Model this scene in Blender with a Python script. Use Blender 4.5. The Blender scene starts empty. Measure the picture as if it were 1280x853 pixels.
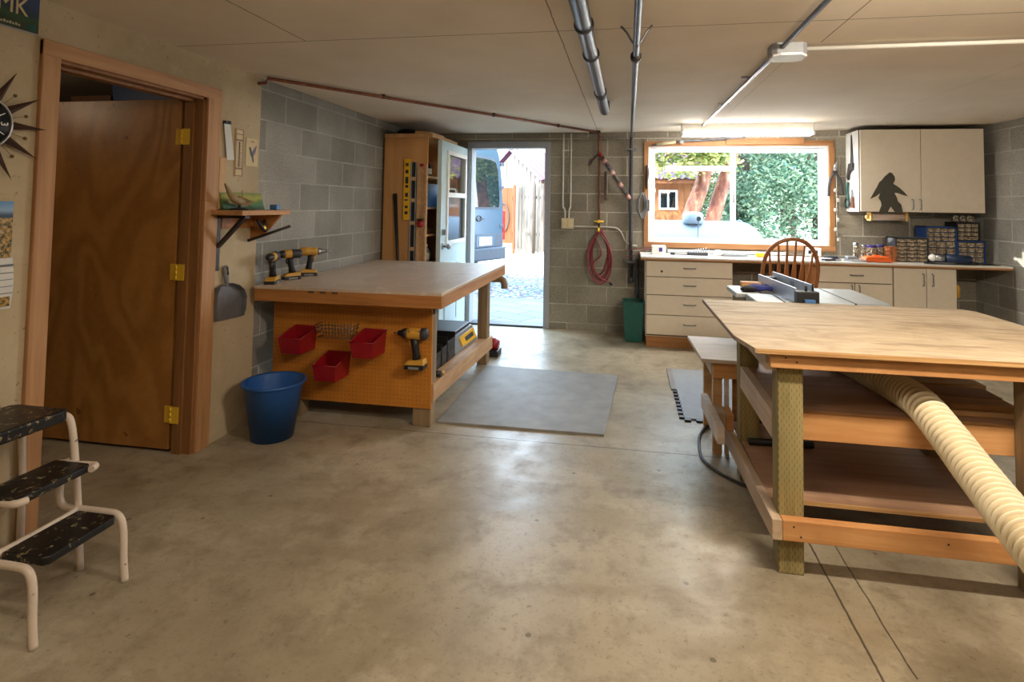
import bpy, bmesh, math, random
from mathutils import Vector, Matrix, Euler
PI = math.pi
rnd = random.Random(11)
SC = bpy.context.scene
COL = SC.collection

# ------------------------------------------------------------------ materials
def lin(c):
    c = c / 255.0
    return c / 12.92 if c <= 0.04045 else ((c + 0.055) / 1.055) ** 2.4
def C(r, g, b):
    return (lin(r), lin(g), lin(b), 1.0)

class NT:
    def __init__(s, name):
        s.m = bpy.data.materials.new(name)
        s.m.use_nodes = True
        s.t = s.m.node_tree
        s.b = s.t.nodes['Principled BSDF']
        s.out = s.t.nodes['Material Output']
    def n(s, typ, **kw):
        nd = s.t.nodes.new(typ)
        for k, v in kw.items():
            setattr(nd, k, v)
        return nd
    def l(s, a, b):
        s.t.links.new(a, b)
    def val(s, sock, v):
        if hasattr(v, 'is_linked') or hasattr(v, 'links'):
            s.l(v, sock)
        else:
            sock.default_value = v
    def math(s, op, a, b=None, c=None):
        nd = s.n('ShaderNodeMath', operation=op)
        s.val(nd.inputs[0], a)
        if b is not None: s.val(nd.inputs[1], b)
        if c is not None: s.val(nd.inputs[2], c)
        return nd.outputs[0]
    def mix(s, f, a, b, typ='MIX'):
        nd = s.n('ShaderNodeMix', data_type='RGBA', blend_type=typ)
        s.val(nd.inputs[0], f); s.val(nd.inputs[6], a); s.val(nd.inputs[7], b)
        return nd.outputs[2]
    def coord(s, scale=(1, 1, 1), loc=(0, 0, 0), rot=(0, 0, 0), kind='Object'):
        tc = s.n('ShaderNodeTexCoord')
        mp = s.n('ShaderNodeMapping')
        mp.inputs['Scale'].default_value = scale
        mp.inputs['Location'].default_value = loc
        mp.inputs['Rotation'].default_value = rot
        s.l(tc.outputs[kind], mp.inputs['Vector'])
        return mp.outputs[0]
    def noise(s, vec, scale, detail=4, rough=0.55, dist=0.0, color=False):
        nd = s.n('ShaderNodeTexNoise')
        s.l(vec, nd.inputs['Vector'])
        nd.inputs['Scale'].default_value = scale
        nd.inputs['Detail'].default_value = detail
        nd.inputs['Roughness'].default_value = rough
        nd.inputs['Distortion'].default_value = dist
        return nd.outputs['Color' if color else 'Fac']
    def ramp(s, fac, stops):
        nd = s.n('ShaderNodeValToRGB')
        cr = nd.color_ramp
        while len(cr.elements) < len(stops): cr.elements.new(0.5)
        for e, (p, c) in zip(cr.elements, stops):
            e.position = p
            e.color = c if isinstance(c, tuple) else (c, c, c, 1)
        s.l(fac, nd.inputs[0])
        return nd.outputs[0]
    def bump(s, h, strength=0.3, dist=0.01):
        nd = s.n('ShaderNodeBump')
        nd.inputs['Strength'].default_value = strength
        nd.inputs['Distance'].default_value = dist
        s.l(h, nd.inputs['Height'])
        s.l(nd.outputs[0], s.b.inputs['Normal'])
    def set(s, col=None, rough=None, metal=None, spec=None, emit=None, estr=None):
        if col is not None: s.val(s.b.inputs['Base Color'], col)
        if rough is not None: s.val(s.b.inputs['Roughness'], rough)
        if metal is not None: s.b.inputs['Metallic'].default_value = metal
        if spec is not None: s.b.inputs['Specular IOR Level'].default_value = spec
        if emit is not None:
            s.val(s.b.inputs['Emission Color'], emit)
            s.b.inputs['Emission Strength'].default_value = estr or 1.0
        return s.m

def plain(name, col, rough=0.5, metal=0.0, var=0.12, scale=18, spec=None):
    t = NT(name)
    v = t.coord()
    f = t.noise(v, scale, 3)
    dark = tuple(c * (1 - var) for c in col[:3]) + (1,)
    lite = tuple(min(1, c * (1 + var)) for c in col[:3]) + (1,)
    t.set(t.ramp(f, [(0.3, dark), (0.7, lite)]), rough, metal, spec)
    return t.m

def wood(name, c1, c2, axis=0, scale=1.0, rough=0.6, streak=26.0, stain=None, stain_amt=0.5):
    t = NT(name)
    sc = [streak * scale] * 3
    sc[axis] = 1.6 * scale
    v = t.coord(tuple(sc))
    f = t.noise(v, 1.0, 5, 0.6, 0.6)
    v2 = t.coord()
    f2 = t.noise(v2, 3.0 * scale, 3)
    col = t.ramp(f, [(0.32, c1), (0.68, c2)])
    col = t.mix(t.math('MULTIPLY', t.ramp(f2, [(0.35, 0.0), (0.7, 1.0)]), 0.25), col, c1)
    if stain:
        f3 = t.noise(v2, 2.1 * scale, 6, 0.62, 0.4)
        col = t.mix(t.math('MULTIPLY', t.ramp(f3, [(0.5, 0.0), (0.66, 1.0)]), stain_amt), col, stain)
    t.set(col, rough)
    t.bump(f, 0.15, 0.002)
    return t.m

def blocks(name, axis, ox, bw, ca, cb, cm, row0=0.1208):
    t = NT(name)
    tc = t.n('ShaderNodeTexCoord')
    sp = t.n('ShaderNodeSeparateXYZ'); t.l(tc.outputs['Object'], sp.inputs[0])
    cb_ = t.n('ShaderNodeCombineXYZ')
    t.l(t.math('ADD', sp.outputs[axis], ox), cb_.inputs[0])
    t.l(t.math('ADD', sp.outputs[2], -row0 + 0.2032 * 8), cb_.inputs[1])
    br = t.n('ShaderNodeTexBrick')
    br.offset = 0.5; br.offset_frequency = 2; br.squash = 1.0
    t.l(cb_.outputs[0], br.inputs['Vector'])
    br.inputs['Color1'].default_value = ca
    br.inputs['Color2'].default_value = cb
    br.inputs['Mortar'].default_value = cm
    br.inputs['Scale'].default_value = 1.0
    br.inputs['Mortar Size'].default_value = 0.007
    br.inputs['Mortar Smooth'].default_value = 0.35
    br.inputs['Bias'].default_value = 0.0
    br.inputs['Brick Width'].default_value = bw
    br.inputs['Row Height'].default_value = 0.2032
    v = t.coord()
    f = t.noise(v, 90, 4, 0.7)
    f2 = t.noise(v, 1.7, 4, 0.6)
    # mortar partly smeared flush with the block face
    f3 = t.ramp(t.noise(v, 2.3, 2), [(0.35, 0.35), (0.6, 1.0)])
    face = t.mix(0.5, ca, cb)
    col = t.mix(t.math('MULTIPLY', br.outputs['Fac'], t.math('SUBTRACT', 1.0, f3)), br.outputs['Color'], face)
    col = t.mix(0.55, col, t.ramp(f, [(0.25, (0.25, 0.25, 0.25, 1)), (0.75, (0.85, 0.85, 0.85, 1))]), 'OVERLAY')
    col = t.mix(0.5, col, t.ramp(f2, [(0.3, (0.3, 0.3, 0.3, 1)), (0.7, (0.68, 0.68, 0.68, 1))]), 'OVERLAY')
    t.set(col, 0.92, spec=0.2)
    h = t.math('SUBTRACT', t.math('MULTIPLY', f, 0.5), t.math('MULTIPLY', br.outputs['Fac'], f3))
    t.bump(h, 0.6, 0.006)
    return t.m

def lines_mask(t, lines, wob=0.004):
    """lines: (axis, value, half width, lo, hi) in object coordinates; returns 0..1 mask"""
    tc = t.n('ShaderNodeTexCoord')
    sp = t.n('ShaderNodeSeparateXYZ'); t.l(tc.outputs['Object'], sp.inputs[0])
    mp = t.coord()
    nz = t.noise(mp, 3.0, 5, 0.7)
    w = t.math('MULTIPLY', t.math('SUBTRACT', nz, 0.5), wob * 4)
    tot = None
    for ax, v, hw, lo, hi in lines:
        d = t.math('ABSOLUTE', t.math('SUBTRACT', t.math('ADD', sp.outputs[ax], w), v))
        m = t.math('LESS_THAN', d, hw)
        o = sp.outputs[1 - ax] if ax < 2 else sp.outputs[1]
        m = t.math('MULTIPLY', m, t.math('GREATER_THAN', o, lo))
        m = t.math('MULTIPLY', m, t.math('LESS_THAN', o, hi))
        tot = m if tot is None else t.math('MAXIMUM', tot, m)
    return tot

M = {}
def mats():
    # concrete slab
    t = NT('concrete_floor'); v = t.coord()
    a = t.noise(v, 0.9, 6, 0.6, 0.5); b = t.noise(v, 5.5, 8, 0.68, 0.3); c = t.noise(v, 60, 4, 0.7)
    col = t.ramp(a, [(0.3, C(138, 126, 104)), (0.5, C(163, 151, 128)), (0.72, C(186, 175, 154))])
    col = t.mix(t.math('MULTIPLY', t.ramp(b, [(0.5, 0.0), (0.68, 1.0)]), 0.42), col, C(96, 82, 62))
    col = t.mix(t.math('MULTIPLY', t.ramp(t.noise(v, 13, 8, 0.75), [(0.54, 0.0), (0.66, 1.0)]), 0.28), col, C(92, 78, 58))
    col = t.mix(t.math('MULTIPLY', t.ramp(t.noise(v, 34, 5, 0.8), [(0.58, 0.0), (0.66, 1.0)]), 0.5), col, C(74, 60, 42))
    col = t.mix(t.math('MULTIPLY', t.ramp(t.noise(t.coord((0.5, 1.3, 1), rot=(0, 0, 0.6)), 0.9, 4, 0.6, 2.5), [(0.5, 0.0), (0.62, 1.0)]), 0.3), col, C(120, 104, 80))
    col = t.mix(t.math('MULTIPLY', t.ramp(t.noise(v, 2.3, 7, 0.7), [(0.54, 0.0), (0.66, 1.0)]), 0.35), col, C(205, 195, 174))
    col = t.mix(t.math('MULTIPLY', t.ramp(c, [(0.55, 0.0), (0.72, 1.0)]), 0.35), col, C(95, 84, 66))
    vor = t.n('ShaderNodeTexVoronoi'); t.l(v, vor.inputs['Vector']); vor.inputs['Scale'].default_value = 5.0
    col = t.mix(t.math('MULTIPLY', t.math('LESS_THAN', vor.outputs['Distance'], 0.05), 0.6), col, C(60, 50, 40))
    lm = lines_mask(t, [(0, 0.758, 0.004, -3, 3.33), (1, 3.325, 0.004, -2.4, 3.4), (0, 0.66, 0.0025, 2.38, 2.6), (0, 0.86, 0.003, 1.9, 2.62)], 0.006)
    col = t.mix(t.math('MULTIPLY', lm, 0.8), col, C(48, 40, 32))
    t.set(col, t.ramp(b, [(0.3, 0.28), (0.7, 0.5)]), spec=0.5)
    t.bump(t.math('ADD', t.math('MULTIPLY', c, 0.4), t.math('MULTIPLY', b, 0.6)), 0.10, 0.004)
    M['floor'] = t.m
    # bare drywall ceiling
    t = NT('drywall_ceiling'); v = t.coord()
    a = t.noise(v, 1.1, 5, 0.6)
    col = t.ramp(a, [(0.3, C(214, 199, 178)), (0.7, C(230, 217, 198))])
    lm = lines_mask(t, [(1, 2.56, 0.0035, -2.4, 3.4), (0, -0.33, 0.003, -3, 6.2), (0, 0.93, 0.003, -3, 2.9), (0, -1.62, 0.0035, -3, 2.56)], 0.003)
    col = t.mix(t.math('MULTIPLY', lm, 0.75), col, C(96, 78, 56))
    lm2 = lines_mask(t, [(1, 4.0, 0.004, -2.4, 1.0), (1, 4.95, 0.004, -0.35, 0.6), (0, 0.85, 0.004, 3.0, 5.0), (0, 2.15, 0.004, 3.0, 4.8), (1, 5.3, 0.003, -0.3, 0.1)], 0.004)
    col = t.mix(t.math('MULTIPLY', lm2, 0.22), col, C(120, 100, 76))
    vor = t.n('ShaderNodeTexVoronoi'); t.l(v, vor.inputs['Vector']); vor.inputs['Scale'].default_value = 3.1
    col = t.mix(t.math('MULTIPLY', t.math('LESS_THAN', vor.outputs['Distance'], 0.025), 0.55), col, C(84, 66, 46))
    t.set(col, 0.9, spec=0.15); M['ceiling'] = t.m
    # wall panels with old adhesive smears
    t = NT('wallboard'); v = t.coord()
    a = t.noise(v, 1.6, 6, 0.65, 0.4)
    col = t.ramp(a, [(0.3, C(176, 157, 126)), (0.72, C(203, 186, 156))])
    b = t.noise(v, 7, 8, 0.75)
    col = t.mix(t.math('MULTIPLY', t.ramp(b, [(0.56, 0.0), (0.7, 1.0)]), 0.35), col, C(214, 204, 184))
    c = t.noise(v, 46, 3, 0.6)
    col = t.mix(t.math('MULTIPLY', t.ramp(c, [(0.67, 0.0), (0.7, 1.0)]), 0.45), col, C(84, 70, 52))
    t.set(col, 0.85, spec=0.2); M['wallboard'] = t.m
    M['block_back'] = blocks('block_back', 0, 0.655 + 0.43 * 20, 0.43, C(124, 117, 104), C(142, 135, 120), C(178, 170, 156))
    M['block_side'] = blocks('block_side', 1, 0.12 + 0.41 * 20, 0.41, C(132, 129, 122), C(152, 149, 141), C(172, 169, 162))
    M['dark_room'] = plain('storeroom_wall', C(120, 104, 86), 0.9)
    # woods
    M['casing'] = wood('casing_fir', C(164, 116, 74), C(196, 150, 104), 2)
    M['casing_h'] = wood('casing_fir_across', C(164, 116, 74), C(196, 150, 104), 1)
    M['jamb'] = wood('jamb_wood', C(128, 84, 44), C(156, 108, 62), 2)
    t = NT('veneer_door'); v = t.coord((1.5, 2, 0.62))
    nz = t.noise(v, 1.3, 2, 0.45, 0.3)
    wf = t.math('MULTIPLY_ADD', t.math('SINE', t.math('MULTIPLY', nz, 64.0)), 0.5, 0.5)
    v2 = t.coord(); n2 = t.noise(v2, 26, 4, 0.6)
    col = t.ramp(wf, [(0.1, C(156, 104, 48)), (0.9, C(182, 128, 66))])
    col = t.mix(0.3, col, t.ramp(n2, [(0.3, C(150, 98, 44)), (0.7, C(190, 134, 72))]))
    sp = t.noise(v2, 9, 2)
    col = t.mix(t.math('MULTIPLY', t.ramp(sp, [(0.72, 0.0), (0.74, 1.0)]), 0.6), col, C(80, 44, 14))
    t.set(col, 0.38); M['veneer'] = t.m
    M['bench_edge'] = wood('bench_edge', C(150, 94, 44), C(186, 128, 70), 0)
    M['bench_edge_y'] = wood('bench_edge_side', C(150, 100, 58), C(190, 140, 92), 1)
    t = NT('worn_hardboard'); v = t.coord()
    a = t.noise(v, 2.2, 7, 0.65, 0.5); b = t.noise(t.coord((3, 1.1, 1)), 3.0, 4, 0.6, 1.5)
    col = t.ramp(a, [(0.3, C(182, 162, 144)), (0.7, C(208, 190, 172))])
    col = t.mix(t.math('MULTIPLY', t.ramp(b, [(0.57, 0.0), (0.62, 1.0)]), 0.4), col, C(222, 212, 202))
    t.set(col, 0.36, spec=0.5); M['hardboard'] = t.m
    t = NT('pegboard'); tc = t.n('ShaderNodeTexCoord'); sp = t.n('ShaderNodeSeparateXYZ'); t.l(tc.outputs['Object'], sp.inputs[0])
    fx = t.math('SUBTRACT', t.math('FRACT', t.math('MULTIPLY', sp.outputs[0], 1 / 0.0254)), 0.5)
    fz = t.math('SUBTRACT', t.math('FRACT', t.math('MULTIPLY', sp.outputs[2], 1 / 0.0254)), 0.5)
    d = t.math('ADD', t.math('MULTIPLY', fx, fx), t.math('MULTIPLY', fz, fz))
    hole = t.math('MULTIPLY', t.math('LESS_THAN', d, 0.015), 0.7)
    n1 = t.noise(t.coord(), 6, 4)
    col = t.ramp(n1, [(0.3, C(180, 112, 34)), (0.7, C(200, 130, 46))])
    col = t.mix(hole, col, C(72, 40, 12)); t.set(col, 0.5); M['pegboard'] = t.m
    M['stud'] = wood('construction_lumber', C(178, 138, 98), C(208, 170, 128), 1, stain=C(140, 100, 66), stain_amt=0.35)
    M['lumber_x'] = wood('fir_rail', C(188, 130, 76), C(212, 160, 104), 0, stain=C(150, 92, 46), stain_amt=0.4)
    M['lumber_y'] = wood('weathered_rail', C(176, 150, 122), C(204, 182, 156), 1, stain=C(140, 108, 78), stain_amt=0.4)
    M['post'] = wood('post_lumber', C(122, 100, 74), C(156, 132, 100), 2)
    t = NT('treated_post'); v = t.coord((30, 30, 2.2)); f = t.noise(v, 1, 4, 0.6, 0.4)
    col = t.ramp(f, [(0.3, C(116, 104, 62)), (0.7, C(160, 144, 96))])
    sp = t.n('ShaderNodeSeparateXYZ'); tc = t.n('ShaderNodeTexCoord'); t.l(tc.outputs['Object'], sp.inputs[0])
    s = t.math('ADD', sp.outputs[0], sp.outputs[1])
    col_i = t.math('FLOOR', t.math('MULTIPLY', s, 1 / 0.0095))
    ph = t.math('MULTIPLY', t.math('MODULO', col_i, 2.0), 0.5)
    zz = t.math('FRACT', t.math('ADD', t.math('MULTIPLY', sp.outputs[2], 1 / 0.030), ph))
    xx = t.math('ABSOLUTE', t.math('SUBTRACT', t.math('FRACT', t.math('MULTIPLY', s, 1 / 0.0095)), 0.5))
    inc = t.math('MULTIPLY', t.math('LESS_THAN', zz, 0.42), t.math('LESS_THAN', xx, 0.13))
    col = t.mix(t.math('MULTIPLY', inc, 0.5), col, C(58, 46, 24))
    n3 = t.noise(t.coord(), 4.5, 4); col = t.mix(t.math('MULTIPLY', t.ramp(n3, [(0.5, 0.0), (0.7, 1.0)]), 0.4), col, C(170, 132, 62))
    t.set(col, 0.75); M['treated'] = t.m
    t = NT('worn_plywood'); v = t.coord((1.6, 5, 5)); f = t.noise(v, 1.6, 7, 0.68, 1.0)
    v2 = t.coord(); g = t.noise(v2, 3.2, 8, 0.7, 0.6)
    col = t.ramp(f, [(0.3, C(160, 139, 112)), (0.5, C(182, 162, 134)), (0.72, C(200, 184, 160))])
    col = t.mix(t.math('MULTIPLY', t.ramp(g, [(0.5, 0.0), (0.7, 1.0)]), 0.5), col, C(130, 104, 76))
    rot = t.coord((2.6, 17, 1), rot=(0, 0, 0.75)); s = t.noise(rot, 1.0, 3, 0.5, 0.5)
    col = t.mix(t.math('MULTIPLY', t.ramp(s, [(0.57, 0.0), (0.66, 1.0)]), 0.45), col, C(96, 74, 54))
    t.set(col, 0.62); t.bump(f, 0.2, 0.002); M['plywood'] = t.m
    M['ply_edge'] = wood('plywood_edge', C(150, 104, 58), C(214, 172, 116), 0, 1.0, streak=140)
    M['ply_edge_y'] = wood('plywood_edge_side', C(120, 94, 72), C(172, 146, 120), 1, 1.0, streak=140)
    M['shelf_ply'] = wood('dirty_plywood', C(152, 116, 90), C(190, 152, 122), 0, 0.5, stain=C(98, 68, 50), stain_amt=0.7)
    M['board'] = wood('cut_board', C(176, 134, 88), C(204, 164, 116), 0)
    M['white_board'] = wood('whitewashed_board', C(196, 180, 166), C(222, 208, 196), 0, stain=C(168, 148, 134), stain_amt=0.4)
    M['oak'] = wood('chair_oak', C(128, 74, 36), C(162, 102, 56), 2, rough=0.35)
    M['cabinet_side'] = wood('tan_panel', C(186, 136, 82), C(204, 154, 98), 2, 0.6)
    M['pine'] = wood('pine_strip', C(190, 146, 96), C(214, 172, 122), 2)
    M['toe'] = wood('toe_wood', C(160, 108, 58), C(184, 132, 78), 0)
    M['win_wood'] = wood('window_fir', C(146, 96, 54), C(174, 126, 78), 0)
    M['win_wood_v'] = wood('window_fir_upright', C(146, 96, 54), C(174, 126, 78), 2)
    M['kneehole'] = wood('brown_panel', C(104, 66, 38), C(128, 84, 50), 2)
    # plain ones
    M['almond'] = plain('almond_laminate', C(218, 206, 186), 0.4, var=0.03)
    M['almond_edge'] = plain('dark_gap_edge', C(96, 72, 52), 0.6)
    M['counter_white'] = plain('white_laminate', C(226, 222, 214), 0.3, var=0.03)
    M['white'] = plain('white_paint', C(232, 230, 224), 0.4, var=0.04)
    M['vinyl'] = plain('white_vinyl', C(238, 238, 236), 0.35, var=0.02)
    M['door_paint'] = plain('pale_blue_door_paint', C(196, 216, 220), 0.35, var=0.03)
    M['frame_grey'] = plain('grey_steel_frame', C(150, 152, 156), 0.45, var=0.05)
    M['black'] = plain('black_plastic', C(26, 26, 28), 0.45)
    M['dark'] = plain('dark_grey_plastic', C(52, 52, 56), 0.5)
    M['grey'] = plain('grey_plastic', C(128, 130, 132), 0.45)
    M['yellow'] = plain('yellow_plastic', C(232, 178, 24), 0.42)
    M['tool_yellow'] = plain('tool_yellow', C(202, 150, 56), 0.45)
    M['red'] = plain('red_plastic', C(146, 16, 28), 0.4)
    M['blue_bucket'] = plain('blue_plastic', C(34, 88, 160), 0.38, var=0.08)
    M['blue'] = plain('blue_cabinet', C(24, 66, 128), 0.45)
    M['blue_light'] = plain('light_blue_plastic', C(70, 116, 170), 0.4)
    M['green'] = plain('green_plastic', C(14, 86, 76), 0.4)
    M['orange'] = plain('orange_plastic', C(236, 104, 36), 0.45)
    M['rubber'] = plain('rubber_mat', C(134, 131, 126), 0.6, var=0.16, scale=7)
    M['foam'] = plain('foam_mat', C(148, 152, 156), 0.8, var=0.05)
    M['brass'] = plain('brass', C(255, 206, 64), 0.35, 0.2, var=0.05)
    M['copper'] = plain('copper', C(134, 84, 62), 0.45, 0.6, var=0.25)
    M['steel'] = plain('steel', C(176, 178, 182), 0.3, 1.0)
    M['galv'] = plain('galvanised', C(118, 118, 122), 0.36, 0.9, var=0.15)
    M['dark_pipe'] = plain('dark_drain_pipe', C(70, 70, 76), 0.35, 0.3, var=0.2)
    M['pipe_metal'] = plain('old_steel_pipe', C(112, 112, 114), 0.35, 0.85, var=0.2)
    M['alu'] = plain('aluminium', C(190, 196, 204), 0.4, 0.7, var=0.04)
    M['saw_top'] = plain('cast_table', C(178, 184, 186), 0.36, 0.35, var=0.06)
    M['bracket'] = plain('dark_bracket', C(58, 50, 46), 0.5, 0.3)
    M['pan'] = plain('grey_dustpan', C(112, 112, 116), 0.35, 0.2)
    M['hose'] = plain('flex_hose', C(190, 172, 138), 0.35, var=0.05)
    M['hose_rib'] = plain('flex_hose_rib', C(236, 224, 194), 0.3, var=0.04)
    M['red_hose'] = plain('air_hose', C(124, 48, 50), 0.5, var=0.25)
    M['conduit'] = plain('white_conduit', C(190, 186, 176), 0.45, var=0.06)
    M['box_tan'] = plain('tan_box', C(196, 184, 152), 0.5, var=0.05)
    M['clock_wood'] = plain('walnut_spoke', C(62, 36, 26), 0.45, var=0.15)
    M['clock_face'] = plain('clock_face', C(22, 24, 28), 0.35)
    M['paper'] = plain('paper', C(214, 212, 206), 0.7, var=0.03)
    M['card'] = plain('cream_card', C(212, 190, 150), 0.7, var=0.05)
    M['ink'] = plain('dark_ink', C(40, 40, 48), 0.6)
    M['brown_ink'] = plain('brown_ink', C(110, 66, 40), 0.6)
    M['cloth_dark'] = plain('dark_cloth', C(30, 26, 30), 0.9)
    M['antler'] = plain('antler', C(156, 132, 96), 0.6, var=0.25)
    M['silhouette'] = plain('dark_cutout', C(66, 62, 50), 0.6)
    M['amber'] = plain('varnished_wood', C(214, 170, 96), 0.35, var=0.15)
    M['roll'] = plain('paper_roll', C(206, 184, 166), 0.8, var=0.05)
    M['cloudy'] = None
    t = NT('cloudy_drawer'); v = t.coord(); f = t.noise(v, 55, 3, 0.7)
    t.set(t.ramp(f, [(0.38, C(104, 92, 78)), (0.55, C(150, 136, 116)), (0.7, C(192, 180, 158))]), 0.25); M['cloudy'] = t.m
    t = NT('jar_contents'); v = t.coord(); f = t.noise(v, 70, 2)
    t.set(t.ramp(f, [(0.4, C(70, 60, 52)), (0.55, C(160, 150, 130)), (0.66, C(210, 205, 190))]), 0.15); M['jar'] = t.m
    M['purple'] = plain('purple_lid', C(58, 44, 128), 0.4)
    M['copper_can'] = plain('copper_can', C(176, 108, 66), 0.35, 0.5)
    # spattered step treads
    t = NT('spattered_black'); v = t.coord(); f = t.noise(v, 38, 3, 0.75)
    g = t.noise(t.coord((1, 0.5, 1)), 14, 5, 0.8)
    col = t.mix(t.math('MULTIPLY', t.ramp(f, [(0.6, 0.0), (0.63, 1.0)]), 0.85), C(20, 19, 19), C(150, 134, 100))
    col = t.mix(t.math('MULTIPLY', t.ramp(g, [(0.62, 0.0), (0.66, 1.0)]), 0.7), col, C(118, 96, 62))
    t.set(col, 0.4); M['tread'] = t.m
    t = NT('chipped_white'); v = t.coord(); f = t.noise(v, 40, 3, 0.7)
    col = t.mix(t.math('MULTIPLY', t.ramp(f, [(0.66, 0.0), (0.69, 1.0)]), 0.8), C(216, 200, 184), C(96, 62, 44))
    t.set(col, 0.4); M['stool_paint'] = t.m
    # glazing: clear with a surface reflection
    t = NT('window_glass')
    tr = t.n('ShaderNodeBsdfTransparent'); gl = t.n('ShaderNodeBsdfGlossy'); gl.inputs['Roughness'].default_value = 0.0
    fr = t.n('ShaderNodeFresnel'); fr.inputs['IOR'].default_value = 1.5
    mx = t.n('ShaderNodeMixShader'); ge = t.n('ShaderNodeNewGeometry'); t.l(t.math('MULTIPLY', fr.outputs[0], t.math('SUBTRACT', 1.0, ge.outputs['Backfacing'])), mx.inputs[0]); t.l(tr.outputs[0], mx.inputs[1]); t.l(gl.outputs[0], mx.inputs[2])
    t.l(mx.outputs[0], t.out.inputs[0]); M['glass'] = t.m
    t = NT('screened_glass'); t.set(C(58, 62, 66), 0.08, spec=0.8); M['screen'] = t.m
    t = NT('tube_glow'); t.set(C(255, 250, 240), 0.4, emit=(1.0, 0.96, 0.9, 1), estr=26.0); M['glow'] = t.m
    M['dull_brass'] = plain('dull_brass', C(120, 100, 62), 0.35, 0.5)
    t = NT('small_bulb'); t.set(C(255, 220, 150), 0.4, emit=(1.0, 0.75, 0.4, 1), estr=2.5); M['bulb'] = t.m
    # outdoors
    t = NT('pavers'); v = t.coord(rot=(0, 0, 0.5)); br = t.n('ShaderNodeTexBrick'); t.l(v, br.inputs['Vector'])
    br.inputs['Scale'].default_value = 1.0; br.inputs['Brick Width'].default_value = 0.62; br.inputs['Row Height'].default_value = 0.31
    br.inputs['Mortar Size'].default_value = 0.008; br.inputs['Color1'].default_value = C(112, 112, 112); br.inputs['Color2'].default_value = C(100, 102, 104)
    br.inputs['Mortar'].default_value = C(52, 54, 56); t.set(br.outputs['Color'], 0.8); M['pavers'] = t.m
    t = NT('gravel'); v = t.coord(); vor = t.n('ShaderNodeTexVoronoi'); t.l(v, vor.inputs['Vector']); vor.inputs['Scale'].default_value = 16
    col = t.ramp(t.noise(v, 17, 2), [(0.35, C(44, 48, 54)), (0.5, C(88, 92, 98)), (0.66, C(170, 172, 176))])
    t.set(t.mix(0.55, col, vor.outputs['Color'], 'SOFT_LIGHT'), 0.85); t.bump(vor.outputs['Distance'], 1.0, 0.04); M['gravel'] = t.m
    t = NT('pale_ground'); v = t.coord(); t.set(t.ramp(t.noise(v, 3, 6, 0.7), [(0.3, C(196, 184, 162)), (0.7, C(228, 218, 198))]), 0.9); M['ground'] = t.m
    M['van_paint'] = plain('van_paint', C(74, 94, 112), 0.22, 0.25, var=0.03)
    M['van_trim'] = plain('van_trim', C(58, 66, 78), 0.5)
    t = NT('van_glass'); t.set(C(24, 34, 38), 0.03, spec=1.0); M['van_glass'] = t.m
    M['tail_red'] = plain('tail_light', C(200, 30, 30), 0.2)
    M['fence'] = wood('grey_fence_plank', C(66, 60, 54), C(128, 120, 110), 2, 0.6, streak=10)
    M['cedar'] = wood('cedar_plank', C(106, 60, 30), C(140, 86, 48), 2, 0.6, streak=9)
    M['orange_gate'] = wood('orange_gate', C(122, 52, 14), C(146, 70, 24), 2, 0.6)
    M['shed_wall'] = wood('pale_board_wall', C(112, 104, 92), C(132, 124, 112), 2, 0.5, streak=7)
    M['purple_roof'] = plain('plum_metal_roof', C(84, 46, 74), 0.5, var=0.1)
    M['cabin_wall'] = wood('cabin_board', C(142, 86, 48), C(168, 110, 66), 2, 0.6, streak=9)
    M['tank'] = plain('white_tank_paint', C(126, 138, 150), 0.45, var=0.03)
    t = NT('madrone_bark'); v = t.coord((1, 1, 0.4)); f = t.noise(v, 9, 4, 0.6)
    t.set(t.ramp(f, [(0.35, C(92, 46, 30)), (0.55, C(136, 82, 58)), (0.68, C(180, 136, 110))]), 0.7); M['bark'] = t.m
    M['bark_dark'] = plain('grey_bark', C(78, 66, 56), 0.9, var=0.25)
    for nm, a, b in (('leaf_light', C(88, 122, 54), C(204, 196, 124)), ('leaf_mid', C(70, 110, 76), C(186, 186, 140)),
                     ('leaf_dark', C(48, 92, 76), C(150, 172, 138)), ('leaf_pale', C(84, 112, 54), C(186, 164, 120))):
        t = NT(nm); oi = t.n('ShaderNodeNewGeometry')
        col = t.ramp(oi.outputs['Random Per Island'], [(0.0, a), (1.0, b)])
        t.set(col, 0.5)
        tl = t.n('ShaderNodeBsdfTranslucent'); t.l(col, tl.inputs[0])
        mx = t.n('ShaderNodeMixShader'); mx.inputs[0].default_value = 0.35
        t.l(t.b.outputs[0], mx.inputs[1]); t.l(tl.outputs[0], mx.inputs[2]); t.l(mx.outputs[0], t.out.inputs[0])
        M[nm] = t.m
mats()

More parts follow.
